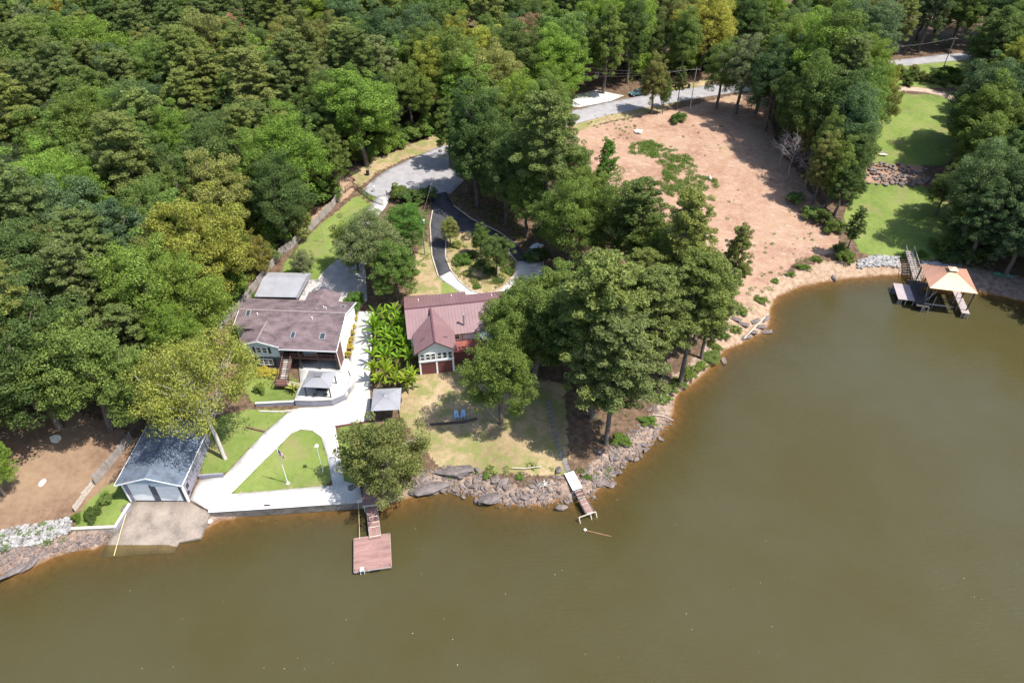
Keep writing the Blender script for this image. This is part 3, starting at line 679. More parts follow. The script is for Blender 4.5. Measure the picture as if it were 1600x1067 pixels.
# ------------------------------------------------------------------ gazebos
def gazebo(loc, rz, wx_, wy_, eave, peak, roofm, label, vent, postm):
    g = thing('gazebo', label, 'gazebo', loc, rz); a, b = wx_ / 2, wy_ / 2
    cn = [(-a, -b, eave), (a, -b, eave), (a, b, eave), (-a, b, eave)]; k = .12
    tp = [(x * k, y * k, peak) for x, y, _ in cn]
    rf = None
    for i in range(4):
        o = part('roof' if i == 0 else 'roof_panel', MB().slabpoly([cn[i], cn[(i + 1) % 4], tp[(i + 1) % 4], tp[i]], .05), roofm, g if rf is None else rf)
        rf = rf or o
        roof_ribs(rf, cn[i], cn[(i + 1) % 4], tp[i], tp[(i + 1) % 4], 8, roofm, .04, .04)
    if vent: part('roof_cap', MB().box(-a * .24, a * .24, -b * .24, b * .24, peak + .05, peak + .12), mat('dark_grey_cap', (.12, .12, .13), .5, .1, 2), g)
    else: part('roof_cap', MB().box(-a * .13, a * .13, -b * .13, b * .13, peak - .02, peak + .05), roofm, g)
    for x, y in ((-a + .3, -b + .3), (a - .3, -b + .3), (a - .3, b - .3), (-a + .3, b - .3)): part('post', MB().box(x - .08, x + .08, y - .08, y + .08, -.4, eave + .1), postm, g)
    for y in (-b + .3, b - .3): part('beam', MB().beam((-a + .3, y, eave - .05), (a - .3, y, eave - .05), .1, .2), postm, g)
    return g
gazebo((-31.25, 83.1, 3.93), R(-4), 4.6, 3.9, 2.35, 3.3, grey_metal, 'grey metal gazebo on the walled patio of the blue house', True, dark_wood)
gazebo((-19.9, 79.2, 3.15), R(4), 4.5, 4.9, 2.45, 3.15, grey_metal, 'grey hip-roofed gazebo between the banana plants and the drive', False, dark_wood)
tt = thing('dining_table', 'dark outdoor dining table in the shade of the patio gazebo', 'table', (-31.0, 82.6, 3.93), R(-4))
part('table_top', MB().box(-.9, .9, -.5, .5, .7, .76), dark_wood, tt)
for x, y in ((.8, .4), (-.8, .4), (.8, -.4), (-.8, -.4)): part('leg', MB().box(x - .04, x + .04, y - .04, y + .04, 0, .7), dark_wood, tt)
ch = thing('patio_chair', 'dark metal chair at the table in the patio gazebo', 'chair', (-32.0, 81.6, 3.93), R(20), 'chairs in the patio gazebo')
part('seat', MB().box(-.25, .25, -.25, .25, .4, .45), black, ch); part('backrest', MB().box(-.25, .25, -.28, -.24, .45, .95), black, ch)
for x, y in ((.22, .22), (-.22, .22), (.22, -.22), (-.22, -.22)): part('leg', MB().box(x - .02, x + .02, y - .02, y + .02, 0, .4), black, ch)
for x, y, a in ((-30.2, 81.6, -15), (-32.4, 83.6, 170), (-30.0, 83.7, 190)): copy_tree(ch, (x, y, 3.93), R(a))

# ------------------------------------------------------------------ walls
def wall_path(name, label, pts, z0, z1, th, m, cap=None, cat='wall'):
    r = thing(name, label, cat, (pts[0][0], pts[0][1], 0)); n = len(pts); ox, oy = pts[0][:2]
    def ring(h): 
        P = [Vector((p[0], p[1], 0)) for p in pts]; L, Rr = [], []
        for i, p in enumerate(P):
            d = (P[min(i + 1, n - 1)] - P[max(i - 1, 0)]).normalized(); q = Vector((-d.y, d.x, 0)) * h / 2; L.append(p + q); Rr.append(p - q)
        return L, Rr
    def strip(h, za, zb):
        L, Rr = ring(h); mb = MB()
        for i in range(n):
            a, b = za[i], zb[i]
            mb.v += [(L[i].x - ox, L[i].y - oy, a), (Rr[i].x - ox, Rr[i].y - oy, a), (Rr[i].x - ox, Rr[i].y - oy, b), (L[i].x - ox, L[i].y - oy, b)]
        for i in range(n - 1):
            o = i * 4; mb.f += [(o + k, o + (k + 1) % 4, o + 4 + (k + 1) % 4, o + 4 + k) for k in range(4)]
        mb.f += [(0, 1, 2, 3), tuple(4 * (n - 1) + k for k in (3, 2, 1, 0))]; return mb
    Z0 = z0 if isinstance(z0, list) else [z0] * n; Z1 = z1 if isinstance(z1, list) else [z1] * n
    part('wall_body', strip(th, Z0, Z1), m, r)
    if cap: part('coping', strip(th + .1, Z1, [z + .08 for z in Z1]), cap, r)
    return r
pw = [gp(x, y) for x, y in ((463,633),(490,634),(520,632),(537,624),(547,610),(551,592),(547,582))]
wall_path('patio_wall', 'lilac-grey curved retaining wall round the raised patio', pw, 2.0, 4.15, .3, lilac_wall, concrete)
wall_path('garden_wall', 'lilac-grey straight retaining wall below the small front lawn', [gp(x, y) for x, y in ((400,634),(430,633),(461,632))], 2.0, [3.55, 3.6, 3.65], .3, lilac_wall, concrete)
wall_path('seawall', 'long concrete seawall between the walkway and the lake', [(p[0], p[1] - .2) for p in seaw], -1.5, 1.4, .4, mat('stained_seawall', (.15, .13, .115), .9, .3, .8), concrete)
wall_path('pad_wall', 'short lilac-grey wall between the boathouse pad and the lawn', [gp(312, 747), gp(350, 745)], 1.0, 2.55, .25, lilac_wall)
q = [at(112, 826, 1.5), at(178, 823, 1.5)]
wall_path('bank_wall', 'low concrete wall holding the strip of lawn beside the ramp', q, -.4, 1.55, .35, kerb_mat, pale_wood)
wall_path('ramp_wall', 'sloping pale wall along the edge of the boat ramp', [at(178, 824, 1.4), at(203, 787, 1.9)], -.4, [1.3, 2.0], .3, lilac_wall, concrete)
def kerb(pts, m=kerb_mat, name='kerb', label='', w_=.22, h_=.22):
    P = [gp(*p) for p in pts]; Q_ = []
    for a, b in zip(P[:-1], P[1:]):
        n = max(1, int(np.hypot(*(b - a)[:2]) / 1.5)); Q_ += [a + (b - a) * k / n for k in range(n)]
    Q_.append(P[-1]); zz = [hz(p[0], p[1]) for p in Q_]
    return wall_path(name, label, Q_, [z - .3 for z in zz], [z + h_ for z in zz], w_, m, cat='kerb')
kerb([(697,375),(696,402),(704,422),(718,440),(736,455),(756,460),(776,456),(791,445),(804,430),(808,410),(790,390),(760,375)], label='stone kerb round the planted island inside the looping drive')
kerb([(676,330),(672,352),(675,400),(685,433)], label='stone kerb along the black drive beside the power pole')
kerb([(709,322),(736,342),(776,361),(810,384)], label='stone kerb on the wooded side of the black drive')
kerb([(848,409),(852,432),(854,462)], label='stone kerb at the shaded end of the concrete forecourt')
kerb([(385,668),(414,675)], brown_wood, 'timber_edging', 'brown timber edging across the lawn beside the willow oak')
kerb([(524,667),(545,664),(566,661),(579,657)], maroon, 'timber_edging', 'dark red edging at the top of the lawn beside the gazebo')
kerb([(405,643),(440,644),(462,641)], pale_wood, 'timber_edging', 'pale timber edging below the lilac garden wall')
kerb([(672,664),(700,662),(725,660),(745,655)], dark_wood, 'log_edging', 'row of dark logs across the yard beneath the blue chairs', .3, .3)

# ------------------------------------------------------------------ docks
def planks(mb, x0, x1, y0, y1, z, th, along='x', pitch=.155, gap=.015):
    if along == 'x':
        n = max(1, int(round((y1 - y0) / pitch))); s = (y1 - y0) / n
        for i in range(n): j = random.uniform(-.006, .006); mb.box(x0, x1, y0 + s * i + gap / 2, y0 + s * (i + 1) - gap / 2, z - th + j, z + j)
    else:
        n = max(1, int(round((x1 - x0) / pitch))); s = (x1 - x0) / n
        for i in range(n): j = random.uniform(-.006, .006); mb.box(x0 + s * i + gap / 2, x0 + s * (i + 1) - gap / 2, y0, y1, z - th + j, z + j)
    return mb
dk1 = thing('swim_dock', 'square floating dock with faded red boards and a white ladder', 'dock', (-21.93, 56.92, 0), R(9.7))
part('deck_boards', planks(MB(), 0, 4.95, -5.25, 0, .62, .05), red_deck, dk1, 'stuff')
for a, b in (((0, -5.3), (4.95, -5.3)), ((0, .02), (4.95, .02)), ((0, -5.25), (0, 0)), ((4.95, -5.25), (4.95, 0))): part('edge_beam', MB().beam((*a, .45), (*b, .45), .1, .25), grey_wood, dk1)
for x in (.8, 2.5, 4.2): part('float', MB().box(x - .45, x + .45, -5.1, -.2, -.15, .32), black, dk1)
ld = part('ladder', MB().beam((.85, -5.42, -.4), (.85, -5.42, 1.0), .07), white, dk1); part('ladder_rail', MB().beam((1.35, -5.42, -.4), (1.35, -5.42, 1.0), .07), white, ld)
for k in range(5): part('rung', MB().box(.85, 1.35, -5.55 + .13 * k, -5.42 + .13 * k, .98 - .02 * k, 1.02 - .02 * k), white, ld)
for x, y in ((4.8, -.15), (4.8, -5.05), (.15, -5.05)): part('cleat', MB().beam((x, y - .14, .7), (x, y + .14, .7), .05, .06), black, dk1)
part('bumper', MB().box(2.2, 3.4, -5.42, -5.36, .2, .5), black, dk1)
gw = thing('gangway', 'narrow red-board gangway leading to the square floating dock', 'gangway', (-20.35, 62.6, 0), R(-76))
L = 5.9
part('walk_boards', planks(MB(), 0, L, -.75, .75, .82, .05, 'y'), red_deck, gw, 'stuff')
for y in (-.78, .78): part('side_beam', MB().beam((0, y, .72), (L, y, .72), .08, .22), grey_wood, gw)
for x in (2.3, 3.3, 4.05, 5.6): part('cross_strip', MB().box(x - .05, x + .05, -.74, .74, .822, .85), pale_wood, gw)
ln = thing('dock_landing', 'red-board dock landing at the end of the seawall', 'dock', (-21.75, 63.9, 0), R(9))
part('deck_boards', planks(MB(), 0, 2.5, -2.15, .9, 1.5, .05), red_deck, ln, 'stuff')
part('front_beam', MB().box(-.02, 2.52, -2.27, -2.16, 1.22, 1.52), pale_wood, ln)
for x, y in ((.2, -2.1), (2.35, -2.1), (.2, .6), (2.35, .6)): part('pile', MB().tube([(x, y, -1.5), (x, y, 1.45)], .12, 8), pale_wood, ln)
sl_ = thing('swim_ladder', 'brown wooden ladder on the face of the seawall', 'ladder', (*at(540, 787, .7)[:2], 0), R(4))
sl_.location.y -= .42
for x in (-.25, .25): part('side_rail', MB().box(x - .04, x + .04, -.05, .04, -.4, 1.6), brown_wood, sl_)
for k in range(4): part('rung', MB().box(-.25, .25, -.05, .03, .1 + .35 * k, .17 + .35 * k), brown_wood, sl_)
def line_thing(name, label, cat, pts, r, m, group=None):
    p0 = Vector(pts[0]); o = part(name, MB().tube([Vector(p) - p0 for p in pts], r, 5), m, None); o.location = p0; return tag(o, label, cat, group)
line_thing('mooring_rope', 'pale rope stretched from the seawall to the floating dock', 'rope', [at(560, 783, 1.35), at(561, 812, .55), at(562, 842, .6)], .035, rope_mat)
line_thing('steel_cable', 'long pale yellow cable running down the boat ramp edge into the water', 'cable', [at(201, 790, 1.7), at(190, 825, .7), at(178, 868, .05)], .05, rope_mat)

ax = gp(868, 716); bx = gp(886, 738)
od = thing('old_pier', 'broken narrow pier of weathered boards with a white ramp', 'pier', (*at(889, 738, 1.6)[:2], 0), R(-68))
part('ramp_panel', MB().add([(0, -.75, 1.65), (3.0, -.75, 1.25), (3.0, .75, 1.25), (0, .75, 1.65), (0, -.75, 1.55), (3.0, -.75, 1.15), (3.0, .75, 1.15), (0, .75, 1.55)], [(0,1,2,3),(7,6,5,4),(0,4,5,1),(1,5,6,2),(2,6,7,3),(3,7,4,0)]), white, od)['label'] = 'white ramp panel'
for k in range(7): x = 3.05 + .21 * k; part('plank', MB().box(x, x + .19, -.62, .55 + random.uniform(-.1, .1), .98 + random.uniform(-.03, .03), 1.03), brown_wood if k % 3 else grey_wood, od)
for k in range(13): x = 4.6 + .2 * k; part('plank', MB().box(x, x + .185, -.7, .7, .85 - .012 * k, .9 - .012 * k), red_deck if k % 4 else grey_wood, od)
for y in (-.6, .6): part('side_beam', MB().beam((.2, y, 1.2), (7.25, y, .70), .09, .2), dark_wood, od)
part('end_rail', MB().beam((7.35, -1.9, .85), (7.35, .75, .85), .12), pale_wood, od)
for y in (-1.9, -.1, .75): part('end_leg', MB().beam((7.35, y, .85), (8.0, y + .1, -.5), .12), pale_wood, od)
for x, y in ((3.2, -.6), (3.2, .6), (6, -.6), (6, .6), (7.1, -.6), (7.1, .6)): part('pile', MB().tube([(x, y, -2), (x, y, .9)], .08, 6), dark_wood, od)
line_thing('sunken_pipe', 'rusty pipe lying half sunk in the lake', 'pipe', [at(913, 828, .12), at(935, 833, .06), at(956, 838, -.05)], .06, rust)
bo = part('buoy', MB().tube([(0, 0, -.1), (0, 0, 0), (0, 0, .16), (0, 0, .26)], [.1, .2, .2, .06], 10), canvas, None); bo.location = at(914, 828, .08); tag(bo, 'small white float at the end of the rusty pipe', 'float')

# boat shelter in the cove
rd = thing('boat_shelter', 'boat shelter with cream and salmon hip roof over the water', 'boat dock', (85.2, 112.7, 0), R(-13))
a, ez = 4.25, 5.5
cn = [(-a, -a, ez), (a, -a, ez), (a, a, ez), (-a, a, ez)]; tp = (0.2, .4, 7.4); rf = None
for i in range(4):
    o = part('roof' if i == 0 else 'roof_panel', MB().slabpoly([cn[i], cn[(i + 1) % 4], tp], .08), tan_metal if i == 0 else salmon, rd if rf is None else rf); rf = rf or o
    roof_ribs(rf, cn[i], cn[(i + 1) % 4], tp, tp, 12, tan_metal if i == 0 else salmon, .03, .03)
part('cupola', MB().box(-.3, .7, -.1, .9, 7.05, 7.5), tan_metal, rd)
cm = MB(); q = [(-.6, -.4, 7.5), (1.0, -.4, 7.5), (1.0, 1.2, 7.5), (-.6, 1.2, 7.5)]
for i in range(4): cm.add([q[i], q[(i + 1) % 4], (.2, .4, 7.95)], [(0, 1, 2)])
part('cupola_roof', cm, tan_metal, rd)
for i, (x, y) in enumerate(((-3.9, -3.9), (3.9, -3.9), (3.9, 3.9), (-3.9, 3.9), (-3.9, 0), (3.9, 0))): part('post', MB().box(x - .1, x + .1, y - .1, y + .1, -3, 5.45), dark_wood, rd)
for p, q in (((-3.9, -3.9, 2.2), (-2.6, -3.9, 4.8)), ((-3.9, -3.9, 2.0), (-3.9, -2.2, 5.2)), ((3.9, -3.9, 3.8), (2.9, -3.9, 5.3))): part('brace', MB().beam(p, q, .14), grey_wood, rd)
part('cross_beam', MB().beam((-3.9, -3.9, 1.6), (1.4, -3.9, 1.6), .14, .2), grey_wood, rd)
part('right_walkway', planks(MB(), 2.9, 4.3, -5.0, 4.2, 1.25, .08, 'x', .3), mat('grey_composite', (.30, .25, .25), .8, .1, 1), rd, 'stuff')
part('rear_walkway', planks(MB(), -4.2, 2.89, 2.6, 4.2, 1.25, .08, 'y', .3), dark_wood, rd, 'stuff')
part('left_walkway', planks(MB(), -5.2, -2.8, -4.6, 4.6, 1.25, .08, 'x', .3), dark_wood, rd, 'stuff')
part('side_platform', planks(MB(), -8.3, -5.21, -3.0, 2.6, 1.3, .08, 'y', .3), mat('grey_composite', (0, 0, 0)), rd, 'stuff')
for x, y in ((-8.1, -2.8), (-8.1, 2.4), (-5.3, -2.8), (-4.0, -4.5), (3.1, -4.8), (4.2, -4.8), (-6.7, -2.8), (-2.9, -4.5)): part('pile', MB().tube([(x, y, -3), (x, y, 1.2)], .11, 7), grey_wood, rd)
for x in (-8.0, -4.1, 3.6): 
    l_ = part('ladder', MB().beam((x, -5.05 if x > 0 else -3.1 if x < -5 else -4.7, -.4), (x, -5.05 if x > 0 else -3.1 if x < -5 else -4.7, 1.3), .06), silver, rd)
    yy = -5.05 if x > 0 else -3.1 if x < -5 else -4.7
    part('ladder_rail', MB().beam((x + .45, yy, -.4), (x + .45, yy, 1.3), .06), silver, l_)
    for k in range(4): part('rung', MB().beam((x, yy, .1 + .33 * k), (x + .45, yy, .1 + .33 * k), .05), silver, l_)
bl = thing('boat_lift', 'dark boat lift cradle under the hip-roofed shelter', 'boat lift', (85.4, 111.2, 0), R(-13))
for y in (-1.2, 1.2): part('cradle_beam', MB().beam((-2.2, y, .75), (2.2, y, .75), .14), black, bl)
for x in (-.9, .9): part('bunk', MB().beam((x, -2.4, .95), (x, 2.4, .95), .2, .18), dark_wood, bl)
for x in (-2.2, 2.2):
    for y in (-1.2, 1.2): part('lift_post', MB().box(x - .06, x + .06, y - .06, y + .06, -3, 2.6), silver, bl)
ss = thing('shore_stairs', 'grey wooden stairs climbing the bank to the boat shelter', 'stairs', (83.0, 117.6, 0), R(-9))
hs = max(2.6, hz(84.5, 126.5)) + .3
for k in range(14): y = .3 + .62 * k; z = 1.3 + (hs - 1.3) * k / 13; part('tread', MB().box(-.75, .75, y, y + .5, z, z + .07), grey_wood, ss)
for x in (-.8, .8):
    part('stringer', MB().beam((x, 0, 1.15), (x, 9.0, hs), .1, .3), dark_wood, ss); part('handrail', MB().beam((x, 0, 2.3), (x, 9.4, hs + 1.1), .08, .1), grey_wood, ss)
    for k in range(5): y = .2 + 2.2 * k; z = 1.3 + (hs - 1.3) * min(1, y / 9); part('rail_post', MB().box(x - .05, x + .05, y - .05, y + .05, z - 1.5, z + 1.1), grey_wood, ss)
p = gp(1567, 432); cn_ = thing('canoe', 'green canoe lying on the muddy bank', 'canoe', (p[0], p[1], p[2] + .05), R(-20))
hm = MB(); n = 9
for i in range(n):
    u = -1 + 2 * i / (n - 1); w_ = .42 * (1 - u * u) ** .6 + .02
    hm.v += [(u * 1.9, -w_, .42 + .12 * u * u), (u * 1.9, -w_ * .7, .1), (u * 1.9, 0, 0 + .1 * u * u), (u * 1.9, w_ * .7, .1), (u * 1.9, w_, .42 + .12 * u * u), (u * 1.9, 0, .3)]
for i in range(n - 1): hm.f += [(i * 6 + k, i * 6 + (k + 1) % 6, i * 6 + 6 + (k + 1) % 6, i * 6 + 6 + k) for k in range(6)]
part('hull', hm, hull_green, cn_)
for x in (-.8, .8): part('thwart', MB().box(x - .1, x + .1, -.36, .36, .38, .42), pale_wood, cn_)

# ------------------------------------------------------------------ fences
def panel_fence(label, pts, h, m, spacing=2.4, name='wood_fence', board=.15, hs=None):
    P = [Vector(gp(*p)) for p in pts]; r = thing(name, label, 'fence', P[0]); o = P[0]
    pm = MB()
    n = int(spacing / board)
    for i in range(n): x = spacing * i / n; pm.box(x + .008, x + spacing / n - .008, -.012 + .004 * (i % 2), .012 + .004 * (i % 2), .05, h + .04 * math.sin(i * 7.3))
    pm.box(0, spacing, .014, .06, .35, .44).box(0, spacing, .014, .06, h - .4, h - .31)
    me = pm.mesh('panel'); fix_normals(me); pst = MB().box(-.06, .06, -.02, .1, -.5, h + .06).mesh('post'); fix_normals(pst)
    for a, b in zip(P[:-1], P[1:]):
        k = max(1, round((b - a).length / spacing))
        for i in range(k):
            s, e = a + (b - a) * i / k, a + (b - a) * (i + 1) / k; d = e - s
            s.z = hz(s.x, s.y); e.z = hz(e.x, e.y)
            q = link('panel', me, m, r); q.location = (s.x - o.x, s.y - o.y, min(s.z, e.z) - o.z + random.uniform(-.05, .08)); q.rotation_euler = (random.uniform(-.04, .04), 0, math.atan2(d.y, d.x)); q.scale.x = math.hypot(d.x, d.y) / spacing
            w_ = link('post', pst, m, r); w_.location = (s.x - o.x, s.y - o.y, s.z - o.z)
    return r
panel_fence('long weathered wooden privacy fence between the wood and the driveway lawn', [(536,302),(520,326),(490,357),(460,385),(438,402),(415,432),(392,462),(372,488),(352,512)], 1.85, grey_wood)
panel_fence('weathered board fence beside the boathouse and the bare yard', [(207,688),(188,711),(170,734),(150,757)], 1.9, grey_wood)
panel_fence('low pale board fence stepping down to the white riprap', [(147,760),(132,779),(118,800)], 1.25, pale_wood)
def rail_fence(label, pts, h=1.3):
    P = [Vector(gp(*p)) for p in pts]; r = thing('iron_fence', label, 'fence', P[0]); o = P[0]
    for a, b in zip(P[:-1], P[1:]):
        k = max(1, round((b - a).length / 2.4))
        for i in range(k):
            s, e = a + (b - a) * i / k - o, a + (b - a) * (i + 1) / k - o; mb = MB(); up = Vector((0, 0, h))
            mb.beam(s + up, e + up, .05).beam(s + up * .15, e + up * .15, .05)
            for j in range(14): q = s + (e - s) * j / 14; mb.beam(q, q + up * 1.05, .03 if j else .09)
            part('panel', mb, black, r)
    return r
rail_fence('black iron fence curving from the wooden fence to the drive gate', [(540,300),(552,292),(566,303),(582,315),(600,322)])
rail_fence('short black iron gate panel at the mouth of the concrete drive', [(604,306),(612,318)])

# ------------------------------------------------------------------ poles, wires and small outdoor things
fp = gp(450, 755); ftop = zat(443, 701, fp[1]) - fp[2]
fl = thing('flagpole', 'white flagpole with a hanging flag on the triangular lawn', 'flagpole', fp)
part('pole', MB().tube([(0, 0, 0), (0, 0, ftop)], [.06, .04], 8), white, fl); part('ball', MB().tube([(0, 0, ftop), (0, 0, ftop + .07), (0, 0, ftop + .14)], [.03, .08, .03], 8), white, fl)
part('foot', MB().tube([(0, 0, 0), (0, 0, .1)], .3, 12), concrete, fl)
def flag_mat():
    m, t, b = nodes('striped_flag'); uv = N(t, 'ShaderNodeAttribute', attribute_name='fuv').outputs['Vector']; s = N(t, 'ShaderNodeSeparateXYZ'); t.links.new(uv, s.inputs[0])
    st = math_(t, 'GREATER_THAN', math_(t, 'FRACT', math_(t, 'MULTIPLY', s.outputs[1], 6.5)), .5)
    c = mixc(t, st, (.45, .03, .05), (.75, .74, .72)); cant = math_(t, 'MULTIPLY', math_(t, 'LESS_THAN', s.outputs[0], .4), math_(t, 'GREATER_THAN', s.outputs[1], .46))
    t.links.new(mixc(t, cant, c, (.03, .05, .2)), b.inputs['Base Color']); b.inputs['Roughness'].default_value = .9; return m
nu, nv = 14, 8; fv, fu = [], []
for j in range(nv + 1):
    for i in range(nu + 1):
        u, v = i / nu, j / nv; x = .06 + 1.15 * u * (1 - .25 * u); fv.append((x, .16 * math.sin(u * 9 + v) * u, -1.25 + 1.15 * v - .75 * u * u)); fu.append((u, v, 0))
fme = bpy.data.meshes.new('flag'); fme.from_pydata(fv, [], [(j * (nu + 1) + i, j * (nu + 1) + i + 1, (j + 1) * (nu + 1) + i + 1, (j + 1) * (nu + 1) + i) for j in range(nv) for i in range(nu)])
a_ = fme.attributes.new('fuv', 'FLOAT_VECTOR', 'POINT'); a_.data.foreach_set('vector', np.array(fu, np.float32).ravel())
q = link('flag', fme, flag_mat(), fl); q.location = (0, 0, ftop - .1); q.rotation_euler[2] = R(-20)
bp = gp(505, 737); bt = zat(497, 699, bp[1]) - bp[2]
bd = thing('birdhouse_pole', 'slim white pole topped by a small birdhouse on the triangular lawn', 'birdhouse', bp)
part('pole', MB().tube([(0, 0, 0), (0, 0, bt)], .035, 6), white, bd); part('box', MB().box(-.18, .18, -.18, .18, bt, bt + .3), white, bd); part('box_roof', MB().xprism([(-.26, bt + .301), (.26, bt + .301), (0, bt + .5)], -.25, .25), canvas, bd)
def pole_at(px, py, tpx, tpy, label, r=.14, m=None, arm=False, box=False):
    p = gp(px, py); h = zat(tpx, tpy, p[1]) - p[2]; o = thing('utility_pole', label, 'pole', p)
    part('pole', MB().tube([(0, 0, -.3), (0, 0, h)], [r, r * .7], 8), m or grey_wood, o)
    if arm: part('crossarm', MB().beam((-1.1, .1, h - .5), (1.1, .1, h - .5), .1, .12), grey_wood, o)
    if box: part('transformer', MB().tube([(.35, 0, h - 1.6), (.35, 0, h - 1.5), (.35, 0, h - .8), (.35, 0, h - .7)], [.2, .26, .26, .15], 10), silver, o)
    return Vector((p[0], p[1], p[2] + h))
t1 = pole_at(664, 398, 662, 338, 'wooden utility pole with a grey transformer beside the black drive', box=True)
t2 = pole_at(1077, 176, 1093, 106, 'tall wooden utility pole between the clay clearing and the street', arm=True)
t3 = pole_at(506, 379, 500, 347, 'slim grey lamp pole on the lawn inside the wooden fence', .06, silver)
t4 = pole_at(533, 300, 526, 258, 'pale slim lamp pole beside the wooden fence corner', .07, silver)
t5 = pole_at(1474, 106, 1488, 58, 'wooden utility pole beside the far road', arm=True)
def wire(a, b, sag, label, grp): 
    a, b = Vector(a), Vector(b); line_thing('power_line', label, 'wire', [a.lerp(b, k / 10) - Vector((0, 0, sag * 4 * k / 10 * (1 - k / 10))) for k in range(11)], .013, grey_wood, grp)
e = Vector(gp(880, 160)) + Vector((0, 0, 9))
for k, dx in enumerate((-1.0, 0, 1.0)): wire(t2 + Vector((dx, .1, -.4)), e + Vector((0, dx * 1.5, dx * .8)), 1.2, 'thin power line strung from the street pole across the driveway apron', 'street power lines')
wire(t1 - Vector((0, 0, .2)), Vector(gp(690, 300)) + Vector((0, 0, 9)), .5, 'thin power line rising from the transformer pole', None)
for k, dx in enumerate((-1.0, 1.0)): wire(t5 + Vector((dx, .1, -.4)), Vector(gp(1330, 116)) + Vector((0, dx, 8)), 1.0, 'thin power line beside the far road', 'far road power lines')
def post_box(px, py, label, m, h=1.05):
    p = gp(px, py); o = thing('mailbox', label, 'mailbox', p); part('post', MB().box(-.06, .06, -.06, .06, 0, h), grey_wood, o)
    part('box', MB().xprism([(-.16, h), (.16, h), (.16, h + .2), (.1, h + .3), (-.1, h + .3), (-.16, h + .2)], -.3, .3), m, o)
post_box(585, 300, 'white mailbox at the rim of the cul-de-sac', white)
def bin_at(px, py, label):
    p = gp(px, py); o = thing('wheelie_bin', label, 'bin', p); part('body', MB().xprism([(-.25, .08), (.25, .08), (.33, 1.05), (-.33, 1.05)], -.3, .35), black, o)
    part('lid', MB().box(-.35, .35, -.34, .4, 1.055, 1.13), black, o)
    for s in (-.3, .3): part('wheel', MB().tube([(s - .04, .32, .13), (s + .04, .32, .13)], .13, 10), rubber, o)
bin_at(575, 274, 'black wheelie bin on the verge of the cul-de-sac'); bin_at(1076, 138, 'black wheelie bin on the grass across the street')
# blue chairs, bench
p = gp(709, 652)
def adirondack(loc, rz, label, grp):
    o = thing('garden_chair', label, 'chair', loc, rz, grp)
    for s in (-.28, .28):
        part('arm', MB().box(s - .07, s + .07, -.45, .35, .55, .59), sky_blue, o); part('leg', MB().box(s - .05, s + .05, -.42, -.34, 0, .55), sky_blue, o); part('leg', MB().beam((s, -.35, .38), (s, .5, .02), .06, .1), sky_blue, o)
    for k in range(4): part('seat_slat', MB().box(-.27, .27, -.4 + .17 * k, -.25 + .17 * k, .38 - .05 * k, .41 - .05 * k), sky_blue, o)
    for k in range(5): x = -.24 + .12 * k; part('back_slat', MB().beam((x, .28, .22), (x * 1.15, .62, 1.05 - abs(k - 2) * .05), .1, .03), sky_blue, o)
    return o
c1 = adirondack((p[0] + .45, p[1], p[2]), R(8), 'pale blue slatted garden chair on the dry lawn', 'pair of blue garden chairs')
copy_tree(c1, (p[0] + 1.5, p[1] + .15, hz(p[0] + 1.5, p[1])), R(-4))
p = gp(1379, 244); o = thing('garden_bench', 'pale slatted bench on the bright lawn above the rocks', 'bench', p, R(-8))
for k in range(4): part('seat_slat', MB().box(-.95, .95, -.3 + .15 * k, -.17 + .15 * k, .45, .49), pale_rock, o)
for k in range(3): part('back_slat', MB().box(-.95, .95, .3 + .02 * k, .33 + .02 * k, .58 + .16 * k, .71 + .16 * k), pale_rock, o)
for x in (-.8, .8): part('leg', MB().box(x - .05, x + .05, -.28, -.2, 0, .45), pale_rock, o); part('leg', MB().box(x - .05, x + .05, .25, .33, 0, 1.0), pale_rock, o)
def car(px, py, rz, m, label):
    p = gp(px, py); o = thing('parked_car', label, 'car', (p[0], p[1], p[2] + .05), rz)
    prof = [(-2.2, .35), (-2.25, .75), (-2.1, .98), (-1.35, 1.0), (1.0, .98), (2.0, .85), (2.22, .65), (2.2, .35)]
    body = MB().xprism(prof, -.88, .88); b_ = part('body', body, m, o, bev=.08)
    part('cabin', MB().add([(-1.75, -.8, 1.0), (1.0, -.8, .98), (1.0, .8, .98), (-1.75, .8, 1.0), (-1.3, -.62, 1.48), (.3, -.62, 1.48), (.3, .62, 1.48), (-1.3, .62, 1.48)], [(0,1,5,4),(1,2,6,5),(2,3,7,6),(3,0,4,7)]), glass, o)
    part('car_roof', MB().box(-1.32, .32, -.64, .64, 1.475, 1.53), m, o, bev=.03)
    for x in (-1.4, 1.4):
        for y in (-.82, .82): w_ = part('wheel', MB().tube([(x, y - .1, .33), (x, y + .1, .33)], .33, 14), rubber, o); part('rim', MB().tube([(x, y - .11, .33), (x, y + .11, .33)], .19, 10), silver, w_)
    for y in (-.6, .6): part('headlight', MB().box(2.1, 2.2, y - .2, y + .2, .62, .76), canvas, o)
car(995, 149, R(200), car_teal, 'dark teal car parked across the street under the trees')
car(836, 394, R(60), car_white, 'white car parked in deep shade beyond the black drive')

